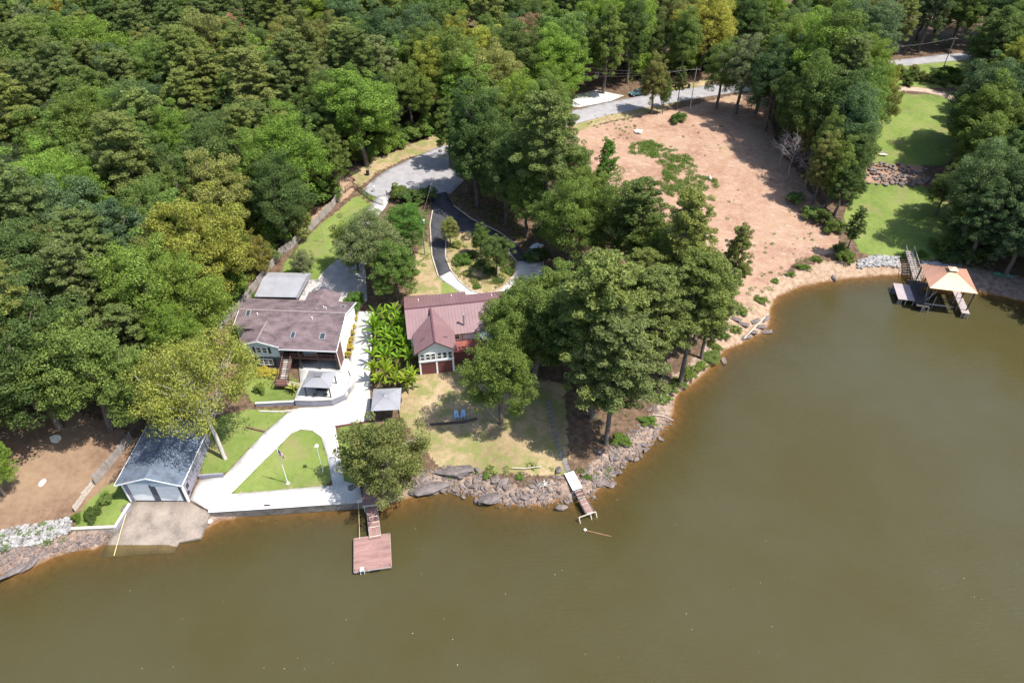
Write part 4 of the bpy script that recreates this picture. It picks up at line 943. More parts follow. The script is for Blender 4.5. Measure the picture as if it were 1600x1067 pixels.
# ------------------------------------------------------------------ foliage meshes
def leaf_cloud(C, Nrm, size, rng, aspect=.6, jitter=.8, fold=.0):
    """diamond leaves at C, facing roughly Nrm"""
    n = len(C); nn = Nrm + rng.normal(0, jitter, (n, 3)); nn /= np.linalg.norm(nn, axis=1)[:, None] + 1e-9
    r = rng.normal(0, 1, (n, 3)); t = np.cross(nn, r); t /= np.linalg.norm(t, axis=1)[:, None] + 1e-9; b = np.cross(nn, t)
    s = (size * rng.uniform(.6, 1.35, n))[:, None] if np.isscalar(size) else (size * rng.uniform(.6, 1.35, n))[:, None]
    V = np.stack([C - t * s * .5, C + b * s * .5 * aspect + nn * s * .08, C + t * s * .5, C - b * s * .5 * aspect + nn * s * .08], 1).reshape(-1, 3)
    return V, np.arange(4 * n).reshape(-1, 4), np.repeat(rng.uniform(0, 1, n), 4)
def sph(n, rng):
    v = rng.normal(0, 1, (n, 3)); return v / np.linalg.norm(v, axis=1)[:, None]
def foliage_mesh(name, V, Q_, lv):
    me = np_mesh(name, V, Q_); a = me.attributes.new('lv', 'FLOAT', 'POINT'); a.data.foreach_set('value', lv.astype(np.float32)); me.materials.append(leaf); return me
def clumps_to_leaves(cent, rad, per, size, rng, squash=.75, aspect=.6, jitter=.8, shell=.55, upb=.25):
    C, Nn, S = [], [], []
    for c, r in zip(cent, rad):
        n = int(per * (r / np.mean(rad)) ** 2); d = sph(n, rng); d[:, 2] = np.where(rng.random(n) < upb, np.abs(d[:, 2]), d[:, 2])
        rr = r * rng.uniform(shell, 1.06, n) ** .6
        C.append(c + d * rr[:, None] * np.array([1, 1, squash])); Nn.append(d + np.array([0, 0, .35])); S.append(np.full(n, size))
    return leaf_cloud(np.concatenate(C), np.concatenate(Nn), np.concatenate(S), rng, aspect, jitter)
TREES = {}
def add_variant(kind, trunk_mb, crown, h, r, bm_=None):
    tm = trunk_mb.mesh(kind + '_trunk'); tm.materials.append(bm_ or bark); tm.polygons.foreach_set('use_smooth', [True] * len(tm.polygons))
    TREES.setdefault(kind, []).append((tm, crown, h, r))
def limb(mb, a, b, r0, r1, rng, seg=4, bend=.08):
    a, b = np.array(a), np.array(b); L_ = np.linalg.norm(b - a); pts = [a + (b - a) * k / seg + (rng.normal(0, bend * L_, 3) if 0 < k < seg else 0) for k in range(seg + 1)]
    mb.tube([Vector(p) for p in pts], [r0 + (r1 - r0) * k / seg for k in range(seg + 1)], 6, False); return pts
def broadleaf(kind, seed, h=18., r=4.6, base=.28, ncl=80, per=260, size=.36, barkm=None, airy=0., shape=1.0, clr=(.95, 1.7)):
    rng = np.random.default_rng(seed); hc = h * (1 - base) / 2; cz = h - hc
    d = sph(ncl * 3, rng); d = d[d[:, 2] > -.75][:ncl]
    lob = 1 + .18 * np.sin(3 * np.arctan2(d[:, 1], d[:, 0]) + rng.uniform(0, 6)) + rng.normal(0, .09, len(d))
    rr = rng.uniform(.62, .97, len(d)) * lob; k = int(len(d) * .12); rr[:k] *= .5
    cen = d * rr[:, None] * np.array([r, r, hc]); cen[:, 2] += cz
    f = 1 - .35 * shape * np.clip((cen[:, 2] - cz) / hc, 0, 1) ** 1.5; cen[:, :2] *= f[:, None]
    rad = rng.uniform(*clr, len(d)) * (r / 4.6) ** .7
    V, Q_, lv = clumps_to_leaves(cen, rad, per, size, rng, .72, .62, .75, .5 - airy * .3)
    mb = MB(); tr = h * .014 + .06
    p = limb(mb, (0, 0, -.5), (rng.normal(0, .2), rng.normal(0, .2), h * .55), tr * 1.35, tr * .7, rng, 5, .01)
    fork = p[-1]; limb(mb, fork, (0, 0, h * .9), tr * .7, .05, rng)
    for c in cen[rng.choice(len(cen), 16 + int(airy * 30), False)]:
        s = np.array([0, 0, rng.uniform(.32, .62) * h]); s[:2] = p[2][:2]; limb(mb, s, c, tr * .42, .035 + airy * .03, rng, 4, .06)
    add_variant(kind, mb, foliage_mesh(kind + '_crown', V, Q_, lv), h, r, barkm)
def pine(kind, seed, h=23., r=3.6, base=.42, nbr=92, per=120, size=.33):
    rng = np.random.default_rng(seed); mb = MB(); tr = .012 * h + .04
    lean = rng.normal(0, .25, 2)
    mb.tube([Vector((lean[0] * (k / 6) ** 2, lean[1] * (k / 6) ** 2, h * .97 * k / 6 - (.5 if k == 0 else 0))) for k in range(7)], [tr * (1.2 - 1.1 * k / 6) for k in range(7)], 7, False)
    cen, rad = [], []
    for i in range(nbr):
        u = (i + rng.random()) / nbr; z = h * (base + (1 - base) * u ** .9); L_ = r * (1.05 - u) ** .38 * rng.uniform(.55, 1.15) * (1 if u > .2 else .6 + 2 * u); a = i * 2.4 + rng.normal(0, .4)
        tip = np.array([math.cos(a) * L_, math.sin(a) * L_, z + L_ * rng.uniform(-.05, .35)]); s = np.array([0, 0, z - .1])
        if i % 2 == 0 or u < .35: limb(mb, s, tip, .05 + .03 * (1 - u), .02, rng, 2, .03)
        for k in range(3):
            f = (1.0, .72, .5)[k]; c = s + (tip - s) * f + rng.normal(0, .32, 3); cen.append(c); rad.append(rng.uniform(.34, .72) * (1.1 - .3 * u))
    cen.append(np.array([lean[0], lean[1], h])); rad.append(.6)
    V, Q_, lv = clumps_to_leaves(np.array(cen), np.array(rad), per, size, rng, .62, .3, .9, .35)
    add_variant(kind, mb, foliage_mesh(kind + '_crown', V, Q_, lv), h, r)
def bush(kind, seed, h=2.4, r=1.5, ncl=34, per=170, size=.18):
    rng = np.random.default_rng(seed); d = sph(ncl * 2, rng); d = d[d[:, 2] > -.5][:ncl]
    cen = d * rng.uniform(.35, 1.12, len(d))[:, None] * np.array([r, r, h * .48]); cen[:, 2] += h * .45; rad = rng.uniform(.25, .62, len(d)) * r / 1.5
    V, Q_, lv = clumps_to_leaves(cen, rad, per, size, rng, .85, .6, .8, .4); V[:, 2] = np.maximum(V[:, 2], .02)
    mb = MB()
    for c in cen[:6]: limb(mb, (c[0] * .15, c[1] * .15, -.2), c, .05, .02, rng, 3, .05)
    add_variant(kind, mb, foliage_mesh(kind + '_crown', V, Q_, lv), h, r)
for s in range(7): broadleaf('oak', 100 + s, 16 + s * .7, (4.6, 5.2, 4.2, 4.8, 5.5, 4.4, 5.0)[s], .20, 270 + 10 * s, 165, .205, shape=.1 + .08 * s, clr=(.42, .95 + .04 * s))
for s in range(3): broadleaf('gum', 130 + s, 19, 3.9, .15, 250, 165, .205, shape=.7, clr=(.4, .9))
for s in range(5): pine('pine', 200 + s, 23, 3.5 + .15 * s, .36 + .03 * s)
pine('young_pine', 220, 9, 2.9, .06, 60, 80, .34)
broadleaf('airy', 300, 14, 6.6, .40, 210, 170, .20, pale_bark, .6, .2, (.55, 1.15))
broadleaf('airy', 301, 9, 4.2, .03, 190, 170, .19, pale_bark, .2, .1, (.5, .95))
for s in range(3): bush('bush', 400 + s, 2.4 + .3 * s, 1.5)
# a bare dead tree
rng = np.random.default_rng(5); mb = MB(); limb(mb, (0, 0, -.4), (.4, .2, 12), .2, .03, rng, 6, .01)
for k in range(34):
    z = rng.uniform(5, 11.5); a_ = rng.uniform(0, 6.28); L_ = (13 - z) * rng.uniform(.3, .6); q = limb(mb, (0, 0, z), (math.cos(a_) * L_, math.sin(a_) * L_, z + L_ * .7), .06, .015, rng, 3, .05)
    for j in range(3): limb(mb, q[2], q[2] + rng.normal(0, 1, 3) * .8, .03, .012, rng, 2, .05)
dead_me = mb.mesh('dead_tree_branches'); dead_me.materials.append(mat('dead_bark', (.20, .175, .17), .95, .25, 1.5))

GREENS = {'dock': (.175, .200, .062), 'dark': (0.104, 0.154, 0.045), 'mid': (0.145, 0.208, 0.050), 'bright': (0.179, 0.262, 0.047), 'yellow': (0.288, 0.299, 0.056), 'blue': (0.107, 0.160, 0.068), 'olive': (0.215, 0.228, 0.068), 'pine': (0.186, 0.224, 0.063),
          'pined': (0.141, 0.183, 0.059), 'rust': (0.305, 0.203, 0.102), 'pale': (0.215, 0.246, 0.108), 'gold': (0.294, 0.249, 0.062), 'willow': (0.282, 0.288, 0.070), 'holly': (0.111, 0.215, 0.041), 'banana': (0.169, 0.305, 0.025), 'weed': (0.127, 0.206, 0.041), 'yellowbush': (0.475, 0.384, 0.068)}
KINDN = {'oak': 'oak_tree', 'gum': 'sweetgum_tree', 'pine': 'pine_tree', 'young_pine': 'young_pine_tree', 'airy': 'small_leaved_tree', 'bush': 'shrub'}
tree_count = {}
def put_tree(kind, x, y, h, colr, label, rmul=1.0, group=None, var=None, z=None, cat=None, squash=None, tilt=0.0):
    vs = TREES[kind]; i = tree_count.get(kind, 0); tree_count[kind] = i + 1
    tm, cm_, h0, r0 = vs[(var if var is not None else i) % len(vs)]
    o = thing(KINDN[kind], label, cat or ('shrub' if kind == 'bush' else 'tree'), (x, y, (hz(x, y) if z is None else z) - .05), random.uniform(0, 6.28), group)
    s = h / h0; o.scale = (s * rmul, s * rmul, s); o.rotation_euler[0] = random.uniform(-.03, .03) + tilt
    t_ = link('stems' if kind == 'bush' else 'trunk', tm, None, o); t_.scale = (1 / max(1, rmul) ** .8, 1 / max(1, rmul) ** .8, 1) if kind == 'pine' else (1, 1, 1); c = link('foliage' if kind == 'bush' else 'crown', cm_, None, o)
    b = GREENS[colr]; k = random.uniform(.86, 1.14); c.color = (b[0] * k * random.uniform(.92, 1.08), b[1] * k, b[2] * k * random.uniform(.9, 1.1), 1); return o
def top_place(px, py, h):
    """ground point of a tree of height h whose tip shows at this pixel"""
    p = gp(px, py, h); return p[0], p[1]
HERO = []          # (x, y, radius) of hand placed trees
def ht(kind, px, py, h, colr, label, rmul=1.0, group=None, var=None, base=False):
    x, y = gp(px, py)[:2] if base else top_place(px, py, h)
    HERO.append((x, y)); return put_tree(kind, x, y, h, colr, label, rmul, group, var)
def bt_(kind, px, py, tpy, colr, label, rmul=1.0, group=None, var=None):
    """tree by its base pixel and the image row of its tip"""
    p = gp(px, py); h = max(1.0, zat(px, tpy, p[1]) - p[2]); HERO.append((p[0], p[1])); return put_tree(kind, p[0], p[1], h, colr, label, rmul, group, var)
# around the two houses
wt = bt_('airy', 352, 716, 556, 'willow', 'yellow-olive small-leaved tree with pale branches shading the boathouse', .86, var=0); wt.rotation_euler = (-.13, -.11, 0); next(c for c in wt.children if c.name.startswith('trunk')).scale = (.85, .85, 1)
bt_('airy', 610, 766, 664, 'dock', 'grey-green small-leaved tree leaning over the water at the dock landing', .92, var=1)
bt_('oak', 782, 662, 528, 'mid', 'light green leafy tree on the dry lawn beside the blue chairs', .95, var=1)
bt_('oak', 835, 590, 432, 'mid', 'large dark green oak hiding the end of the maroon roof', 1.12, var=0)
bt_('oak', 880, 570, 455, 'dark', 'dark oak between the large oak and the tall shoreline pines', .9, var=2)
bt_('pine', 925, 653, 408, 'pine', 'tall pine with a thick bare trunk in the shaded yard by the lake', 1.60, var=0)
bt_('pine', 947, 693, 500, 'pined', 'shorter leaning pine nearest the rocky point', 1.75, var=1)
bt_('pine', 1000, 622, 425, 'pined', 'dense dark pine behind the rocky point', 1.5, var=2)
bt_('pine', 1062, 600, 400, 'pine', 'broad pine at the water edge where the sand bank begins', 1.55, var=3)
bt_('pine', 1095, 560, 415, 'pine', 'yellow-green pine above the sandy cove bank', 1.25, var=4)
bt_('pine', 1040, 520, 300, 'pine', 'tall slender pine at the edge of the clay clearing', 1.2, var=0)
bt_('pine', 1128, 500, 356, 'pine', 'thin open pine standing against the pink clay', .95, var=1)
bt_('pine', 985, 470, 282, 'pined', 'tall pine in the grove beyond the maroon-roofed house', 1.25, var=2)
bt_('oak', 955, 440, 280, 'mid', 'broad oak in the grove beyond the maroon-roofed house', 1.05, var=3)
bt_('oak', 890, 430, 278, 'mid', 'broad oak over the shaded end of the concrete forecourt', 1.0, var=4)
bt_('oak', 930, 520, 400, 'mid', 'rounded oak beside the tall slender pine', 1.0, var=0)
bt_('oak', 1010, 560, 440, 'dark', 'dark oak in the middle of the shoreline pines', .9, var=1)
bt_('pine', 850, 372, 148, 'pine', 'very tall pine with visible trunk over the black drive', 1.35, var=4)
bt_('oak', 745, 322, 128, 'dark', 'huge dark oak overhanging the cul-de-sac', .88, var=2)
bt_('oak', 790, 350, 205, 'dark', 'dark oak between the huge oak and the very tall pine', .95, var=3)
bt_('gum', 800, 290, 135, 'mid', 'narrow green tree behind the very tall pine', .95)
bt_('young_pine', 945, 285, 222, 'holly', 'rounded young pine on the near edge of the clay clearing', .85)
bt_('oak', 585, 440, 332, 'pale', 'silvery green full tree between the two drives', 1.3, var=4)
bt_('oak', 560, 425, 345, 'mid', 'green tree leaning over the gravel drive', 1.15, var=1)
bt_('oak', 622, 470, 378, 'mid', 'dense green tree beside the silvery full tree', 1.35, var=2)
bt_('oak', 640, 395, 318, 'holly', 'bright green tree behind the silvery full tree', 1.2, var=1)
bt_('oak', 704, 385, 340, 'olive', 'small yellowish tree at the fork of the black drive', 1.05, var=3)
bt_('airy', 478, 430, 390, 'pale', 'small silvery tree on the lawn beside the carport', .8, var=1)
bt_('oak', 775, 430, 368, 'dark', 'dark tree on the planted island', 1.2, var=0)
bt_('oak', 752, 402, 352, 'mid', 'mid green tree added beside the dark one to shade the planted island', 1.1, var=5)  # extra tree, added so that its shadow darkens the island
bt_('oak', 1017, 178, 86, 'olive', 'round-headed roadside tree with golden tips', .95, var=2)
bt_('oak', 1035, 178, 120, 'mid', 'slim green roadside tree beside the round-headed one', .6, var=3)
bt_('pine', 1057, 172, 105, 'pined', 'roadside pine near the tall utility pole', 1.0)
bt_('airy', 1366, 200, 120, 'olive', 'slender tree with yellowing leaves on the bright lawn', .7, var=1)
bt_('oak', 1372, 178, 95, 'yellow', 'yellow-green tree at the head of the bright lawn', .6, var=3)
bt_('pine', 1320, 400, 325, 'pined', 'small wind-bent pine at the corner of the cove', 1.1, var=1)
for k, (px, py, tp_, kd, cl, rm, lb) in enumerate((
  (1305, 338, 250, 'gum', 'dark', 1.1, 'dark vine-covered tree at the end of the tree belt'), (1270, 300, 180, 'oak', 'mid', .8, 'mid green tree in the belt behind the dead trees'),
  (1300, 290, 140, 'oak', 'blue', 1.0, 'blue-green oak in the belt beside the bright lawn'), (1250, 262, 140, 'gum', 'olive', .8, 'olive tree with pale tip beside the bare dead tree'),
  (1225, 240, 110, 'oak', 'dark', .95, 'dark oak at the shady edge of the clay clearing'), (1290, 240, 60, 'pine', 'pined', 1.3, 'tall pine rising from the middle of the tree belt'),
  (1195, 205, 60, 'oak', 'blue', .9, 'blue-green oak over the dark corner of the clearing'), (1245, 215, 20, 'oak', 'bright', .9, 'tall bright green oak crowning the tree belt'),
  (1315, 225, 85, 'oak', 'mid', .9, 'mid green oak on the lawn side of the tree belt'), (1180, 178, 40, 'gum', 'mid', 1.0, 'green tree where the street enters the woods'), (1330, 318, 275, 'oak', 'dark', 1.0, 'low dark tree beside the rock terrace'))):
    bt_(kd, px, py, tp_, cl, lb, rm)
for px, py, sc_, lb in ((1228, 285, 1.0, 'bare grey dead tree standing at the edge of the clay clearing'), (1255, 300, .9, 'smaller bare dead tree leaning beside the green belt'), (1215, 268, .85, 'bare dead tree in the shade of the dark oak')):
    p = gp(px, py); o = thing('dead_tree', lb, 'dead tree', p, R(40 * sc_)); o.scale = (sc_,) * 3; link('branches', dead_me, None, o); HERO.append((p[0], p[1]))
for px, py, tp_, kd, cl, rm, lb in ((868, 545, 418, 'oak', 'mid', 1.1, 'broad mid green oak between the cottage and the grove'), (812, 548, 440, 'oak', 'dark', 1.05, 'dark oak leaning over the end of the maroon roof'), (990, 560, 395, 'pine', 'pine', 1.3, 'feathery pine in the middle of the grove'), (905, 610, 425, 'oak', 'dark', 1.0, 'dark leafy oak beside the thick-trunked pine'), (965, 600, 430, 'pine', 'pine', 1.3, 'bushy pine between the dark oak and the cove pines'), (1035, 590, 440, 'pine', 'pined', 1.3, 'dark bushy pine over the rocky shore'),
  (1085, 530, 400, 'pine', 'pine', 1.5, 'bushy pine where the grove meets the clay slope'), (1010, 480, 330, 'oak', 'mid', 1.0, 'rounded oak behind the slender pine'), (905, 395, 262, 'oak', 'mid', 1.05, 'broad oak facing the clay clearing'), (800, 600, 462, 'oak', 'mid', .9, 'tall leafy oak at the corner of the cottage deck'),
  (1060, 470, 345, 'oak', 'bright', .8, 'lighter green tree beside the clay slope'), (930, 350, 262, 'gum', 'mid', 1.0, 'green tree behind the rounded young pine'), (795, 545, 470, 'oak', 'mid', 1.0, 'leafy tree crowding the cottage deck'), (730, 300, 190, 'oak', 'mid', .9, 'green tree at the mouth of the cul-de-sac'),
  (780, 300, 165, 'oak', 'dark', 1.0, 'dark oak where the street meets the cul-de-sac'), (870, 300, 170, 'pine', 'pine', 1.3, 'pine at the near end of the clay clearing'), (845, 330, 200, 'oak', 'blue', .9, 'blue-green tree under the very tall pine')):
    bt_(kd, px, py, tp_, cl, lb, rm)
for px, py, tp_, kd, cl, rm, lb in ((760, 262, 120, 'oak', 'mid', 1.0, 'full green oak over the bend of the street'), (812, 250, 110, 'oak', 'bright', .95, 'bright oak over the bend of the street'), (858, 238, 112, 'oak', 'mid', .9, 'green oak beside the driveway apron'), (705, 262, 150, 'gum', 'mid', 1.1, 'green tree on the far rim of the cul-de-sac'), (835, 295, 140, 'oak', 'mid', .9, 'mid green oak close to the very tall pine'),
  (822, 372, 245, 'oak', 'mid', .95, 'mid green oak hiding most of the white car'), (862, 402, 300, 'oak', 'dark', 1.0, 'dark oak beyond the end of the forecourt'), (792, 338, 190, 'oak', 'dark', .9, 'dark oak on the wooded side of the black drive'), (895, 330, 215, 'oak', 'mid', .9, 'mid green oak near the rounded young pine'),
  (1120, 170, 60, 'oak', 'mid', 1.0, 'green oak shading the street beyond the utility pole'), (1150, 178, 55, 'oak', 'pale', 1.0, 'pale green oak shading the street bend'), (1205, 190, 35, 'oak', 'mid', 1.0, 'broad oak at the top of the tree belt'), (1245, 250, 90, 'oak', 'mid', 1.0, 'broad oak inside the tree belt'), (1285, 265, 105, 'oak', 'dark', 1.0, 'dark broad oak inside the tree belt'), (1315, 265, 120, 'oak', 'mid', .9, 'oak on the lawn side of the dark broad oak'),
  (1290, 325, 215, 'oak', 'mid', .9, 'vine-hung oak at the lower end of the tree belt'), (1270, 320, 205, 'gum', 'olive', .9, 'olive tree at the lower end of the tree belt'), (1315, 310, 195, 'oak', 'dark', .9, 'dark oak facing the rubble terrace'), (1330, 205, 60, 'oak', 'bright', .9, 'bright oak at the head of the tree belt'), (1270, 215, 10, 'oak', 'mid', 1.0, 'tall oak crowning the middle of the tree belt')):
    bt_(kd, px, py, tp_, cl, lb, rm)
for x_, y_, h_, lb in ((109, 105, 17, 'dark oak leaning over the lake past the muddy bank'), (114, 97, 19, 'tall dark oak on the lake bank past the canoe'), (121, 88, 18, 'dark oak on the lake bank beyond the tall one')):
    put_tree('oak', x_, y_, h_, 'dark', lb, 1.1); HERO.append((x_, y_))
# the bare yard and the left woods' edge
bt_('oak', 8, 775, 690, 'bright', 'bright green small tree at the lower edge of the bare yard', .9, var=1)
bt_('gum', 20, 655, 470, 'dark', 'dark green tree leaning over the bare yard', 1.2)
bt_('oak', 95, 668, 470, 'dark', 'dark spreading oak over the bare yard', 1.1, var=1)
bt_('oak', 175, 672, 500, 'mid', 'green oak behind the yellow-olive tree', 1.0, var=0)
bt_('pine', 60, 640, 395, 'pine', 'yellow-green pine at the rim of the bare yard', 1.4, var=3)
bt_('oak', 330, 560, 400, 'bright', 'bright green tree beside the blue house', 1.0, var=4)
bt_('oak', 270, 560, 380, 'bright', 'bright spreading tree over the hidden neighbour roof', 1.1, var=3)
bt_('gum', 368, 455, 320, 'mid', 'slim green tree against the wooden fence', 1.1)
ht('oak', 352, 22, 17, 'rust', 'rusty brown oak deep in the wood beyond the fence', 1.1)
ht('oak', 760, 45, 19, 'yellow', 'large yellow-green oak behind the street bend', 1.2)
ht('oak', 715, 20, 19, 'yellow', 'yellow-green oak beside the large one behind the street bend', 1.1)
bt_('airy', 408, 432, 365, 'gold', 'small golden-brown tree against the wooden fence', .6, var=1)
# ------------------------------------------------------------------ woods: scattered trees that must not cover what the photo shows open
OPEN_PX = [[(-50,690),(30,660),(120,690),(190,700),(215,680),(330,690),(345,545),(350,500),(395,440),(440,400),(520,330),(535,300),(540,272),(600,240),(690,205),(720,250),(690,310),(850,390),(860,480),(1000,500),(1130,560),(1210,470),(1420,430),(1650,480),(1700,1200),(-100,1200)],
  [(880,190),(890,135),(960,130),(1000,140),(1110,124),(1190,135),(1230,230),(1310,350),(1340,250),(1345,150),(1385,130),(1385,95),(1515,80),(1515,130),(1480,150),(1478,215),(1470,260),(1450,300),(1465,400),(1400,440),(1210,470),(1150,480),(1070,410),(980,300),(905,240)],
  [(560,300),(690,300),(690,480),(560,480)]]
WATERM = -6.0
rngp = np.random.default_rng(21)
cand = np.c_[rngp.uniform(-185, 175, 11000), rngp.uniform(62, 245, 11000)]
cd_ = sdist(cand, land)
built = [wpoly([(335,600),(345,520),(520,322),(545,270),(690,205),(880,190),(960,140),(1190,125),(1320,345),(1340,150),(1385,140),(1385,95),(1515,82),(1515,140),(1475,160),(1475,250),(1460,400),(1210,470),(1050,620),(900,740),(560,790),(160,830),(120,800),(215,690)]), wpoly([(-60,850),(-60,690),(30,655),(130,660),(205,690),(190,740),(120,810)])]
roads = [ribbon(street, 11), ribbon([gp(*p) for p in ((1300,112),(1390,101),(1450,94),(1510,88),(1600,74),(1700,60))], 9)]
okc = cd_ > 2.5
for q in built + roads: okc &= sdist(cand, q) < 1.0
cand = cand[okc]
pts = [np.array(h_) for h_ in HERO]; NFIX = len(pts); sel = []
def blocked(x, y, z, h, r):
    for zf_, rf_ in ((1.0, .35), (.82, .8), (.62, 1.0), (.45, .9), (.3, .5)):
        for s in (-1, 0, 1):
            u_, v_ = proj(x + s * r * rf_, y, z + h * zf_)
            for pl in OPEN_PX:
                if inside([(u_, v_)], pl)[0]: return True
    return False
occ = np.array(pts)
for x, y in cand:
    sp = 6.1 if y < 190 else 7.8
    if len(sel) > 500: break
    u_, v_ = proj(x, y, hz(x, y) + 18)
    if v_ < -300 or u_ < -300 or u_ > 1900: continue
    d = np.hypot(*(occ - (x, y)).T)
    if d.min() < sp: continue
    h = rngp.uniform(15.5, 23.5); z = hz(x, y); hit = False
    for h in (h, h * .78, h * .55):
        hit = blocked(x, y, z, h, 4.4 * h / 18)
        if not hit: break
    if hit: continue
    sel.append((x, y, h)); occ = np.vstack([occ, (x, y)])
def region(x, y):
    u_, v_ = proj(x, y, hz(x, y) + 12)
    if u_ < 560 and y < 175: return 'the wood beyond the long wooden fence'
    if u_ > 1440: return 'the dense wood beside the bright lawn'
    if u_ > 1090 and y > 150: return 'the woods around the far road'
    if u_ < 880: return 'the woods behind the cul-de-sac'
    return 'the woods across the street'
CW = [('dark', 5, 'dark green'), ('mid', 6, 'mid green'), ('bright', 3.4, 'bright green'), ('blue', 3, 'blue-green'), ('olive', 2, 'olive green'), ('yellow', 1.0, 'yellow-green'), ('pale', .7, 'pale grey-green'), ('rust', .06, 'rusty brown'), ('gold', .14, 'golden')]
cp_ = np.array([c[1] for c in CW]); cp_ /= cp_.sum()
for x, y, h in sel:
    rg = region(x, y); u_, v_ = proj(x, y, hz(x, y) + h); right = u_ > 1440; sz = 'tall ' if h > 19.5 else 'small ' if h < 14 else ''
    edge = min(-sdist([(x, y)], q_)[0] for q_ in built + roads) < 11
    if rngp.random() < (.05 if edge else .36 if u_ < 560 else .12 if right else .22):
        k = 'pine' if rngp.random() < .6 else 'pined'
        put_tree('pine', x, y, h * 1.12, k, sz + ('yellow-green pine in ' if k == 'pine' else 'dark green pine in ') + rg, rngp.uniform(1.25, 1.65), 'pines in the woods')
    else:
        c = CW[rngp.choice(len(CW), p=cp_)]
        if right and rngp.random() < .7: c = CW[rngp.choice([0, 0, 1, 3])]
        kd = 'oak' if rngp.random() < .72 else 'gum'
        put_tree(kd, x, y, h, c[0], sz + c[2] + (' broad-crowned tree in ' if kd == 'oak' else ' narrow-crowned tree in ') + rg, rngp.uniform(.98, 1.32), 'broadleaf trees in the woods')
print('forest trees', len(sel), tree_count)

# ------------------------------------------------------------------ banana plants
def banana_leaf(seed, L_=2.1, W_=.36):
    rng = np.random.default_rng(seed); n = 8; V = []; Q_ = []; rise = rng.uniform(.9, 1.4); droop = rng.uniform(.5, 1.1)
    for i in range(n + 1):
        u = i / n; x = L_ * u * (1 - .12 * u); z = rise * u * L_ * .5 - droop * u ** 2.4 * L_ * .45; w_ = W_ * .5 * (math.sin(math.pi * min(1, u * .93 + .07)) ** .55) * (.15 if u < .1 else 1)
        V += [(x, -w_, z + w_ * .35), (x, 0, z), (x, w_, z + w_ * .35)]
    for i in range(n): o = 3 * i; Q_ += [(o, o + 1, o + 4, o + 3), (o + 1, o + 2, o + 5, o + 4)]
    return foliage_mesh('banana_leaf', np.array(V), np.array(Q_), np.full(len(V), rng.uniform(.3, .9)))
BL = [banana_leaf(k) for k in range(5)]
stem_me = MB().tube([(0, 0, -.2), (0, 0, .8), (0, 0, 1.9)], [.14, .11, .07], 7).mesh('banana_stem'); stem_me.materials.append(mat('banana_stem', (.16, .19, .06), .7, .2, 3))
bed = [(588,500),(602,496),(618,492),(632,497),(585,520),(600,517),(617,514),(636,516),(586,541),(602,538),(620,537),(638,538),(588,562),(604,560),(622,560),(640,562),(590,584),(606,582),(624,582),(642,584),(598,600),(615,599),(633,600),(648,600),(592,508),(609,504),(626,505),(594,530),(611,527),(629,527),(596,552),(613,550),(631,550)]
rng = np.random.default_rng(9)
for k, (px, py) in enumerate(bed):
    p = gp(px + rng.uniform(-4, 4), py + 12 + rng.uniform(-4, 4)); low = 16 <= k < 24
    o = thing('banana_plant', 'banana plant with %s leaves in the bed %s' % (('yellow-green', 'beside the hip-roofed gazebo') if low else ('broad green', 'between the drive and the cottage wall')), 'banana plant', p, rng.uniform(0, 6.28), 'banana plants in the bed')
    s = rng.uniform(.95, 1.3); o.scale = (s, s, s); link('stem', stem_me, None, o)
    for j in range(13):
        q = link('leaf', BL[(j + k) % 5], None, o); q.location = (0, 0, 1.5 + .05 * j); q.rotation_euler = (rng.normal(0, .15), rng.uniform(-.75, .35) - .05 * j, j * 2.4 + rng.normal(0, .3))
        b = np.array(GREENS['banana']) * rng.uniform(.5, 1.15) * (np.array([1.25, 1.0, 1.0]) if low else 1); q.color = (*b, 1)
p = gp(460, 612); o = thing('banana_plant', 'small yellow-green banana plant at the foot of the wooden stairs', 'banana plant', p); link('stem', stem_me, None, o)
for j in range(11):
    q = link('leaf', BL[j % 5], None, o); q.location = (0, 0, .6); q.rotation_euler = (0, rng.uniform(-.7, .2), j * 2.4); q.color = (.30, .33, .05, 1); q.scale = (.75,) * 3

# ------------------------------------------------------------------ shrubs
def shrub(px, py, h, colr, label, rmul=1.0, group=None):
    p = gp(px, py); o = put_tree('bush', p[0], p[1], h, colr, label, rmul, group)
    if group and 'weedy' in group: k = random.uniform(1.2, 1.9); o.scale = (o.scale[0] * k, o.scale[1] * random.uniform(.8, 1.2), o.scale[2] * random.uniform(.55, .85))
    return o
shrub(552, 480, 3.2, 'holly', 'rounded dense green shrub at the rear corner of the blue house', 1.0)
shrub(404, 470, 1.9, 'holly', 'rounded green shrub at the corner of the carport', 1.0)
shrub(408, 612, 1.7, 'mid', 'dark rounded shrub on the small front lawn', 1.1)
for px, py in ((410, 584), (425, 586)): shrub(px, py, 1.2, 'yellowbush', 'straw-yellow low shrub below the blue house windows', 1.5, 'straw-yellow shrubs')
for k in range(7): shrub(543 + 2.0 * k, 556 - 11 * k, 1.1, 'yellowbush', 'golden shrub in the row along the white house wall', 1.1, 'golden shrub row')
shrub(720, 412, 2.0, 'holly', 'large green shrub on the planted island', 1.3); shrub(737, 402, 1.6, 'mid', 'green shrub beside the large one on the planted island', 1.1)
shrub(765, 428, 1.8, 'dark', 'dark shrub in the shade of the planted island', 1.4); shrub(745, 450, .8, 'weed', 'low weedy shrub at the kerb of the planted island', 1.4)
for px, py in ((832, 408), (845, 404)): shrub(px, py, 2.6, 'dark', 'dark shrub screening the parked white car', 1.2, 'shrubs screening the white car')
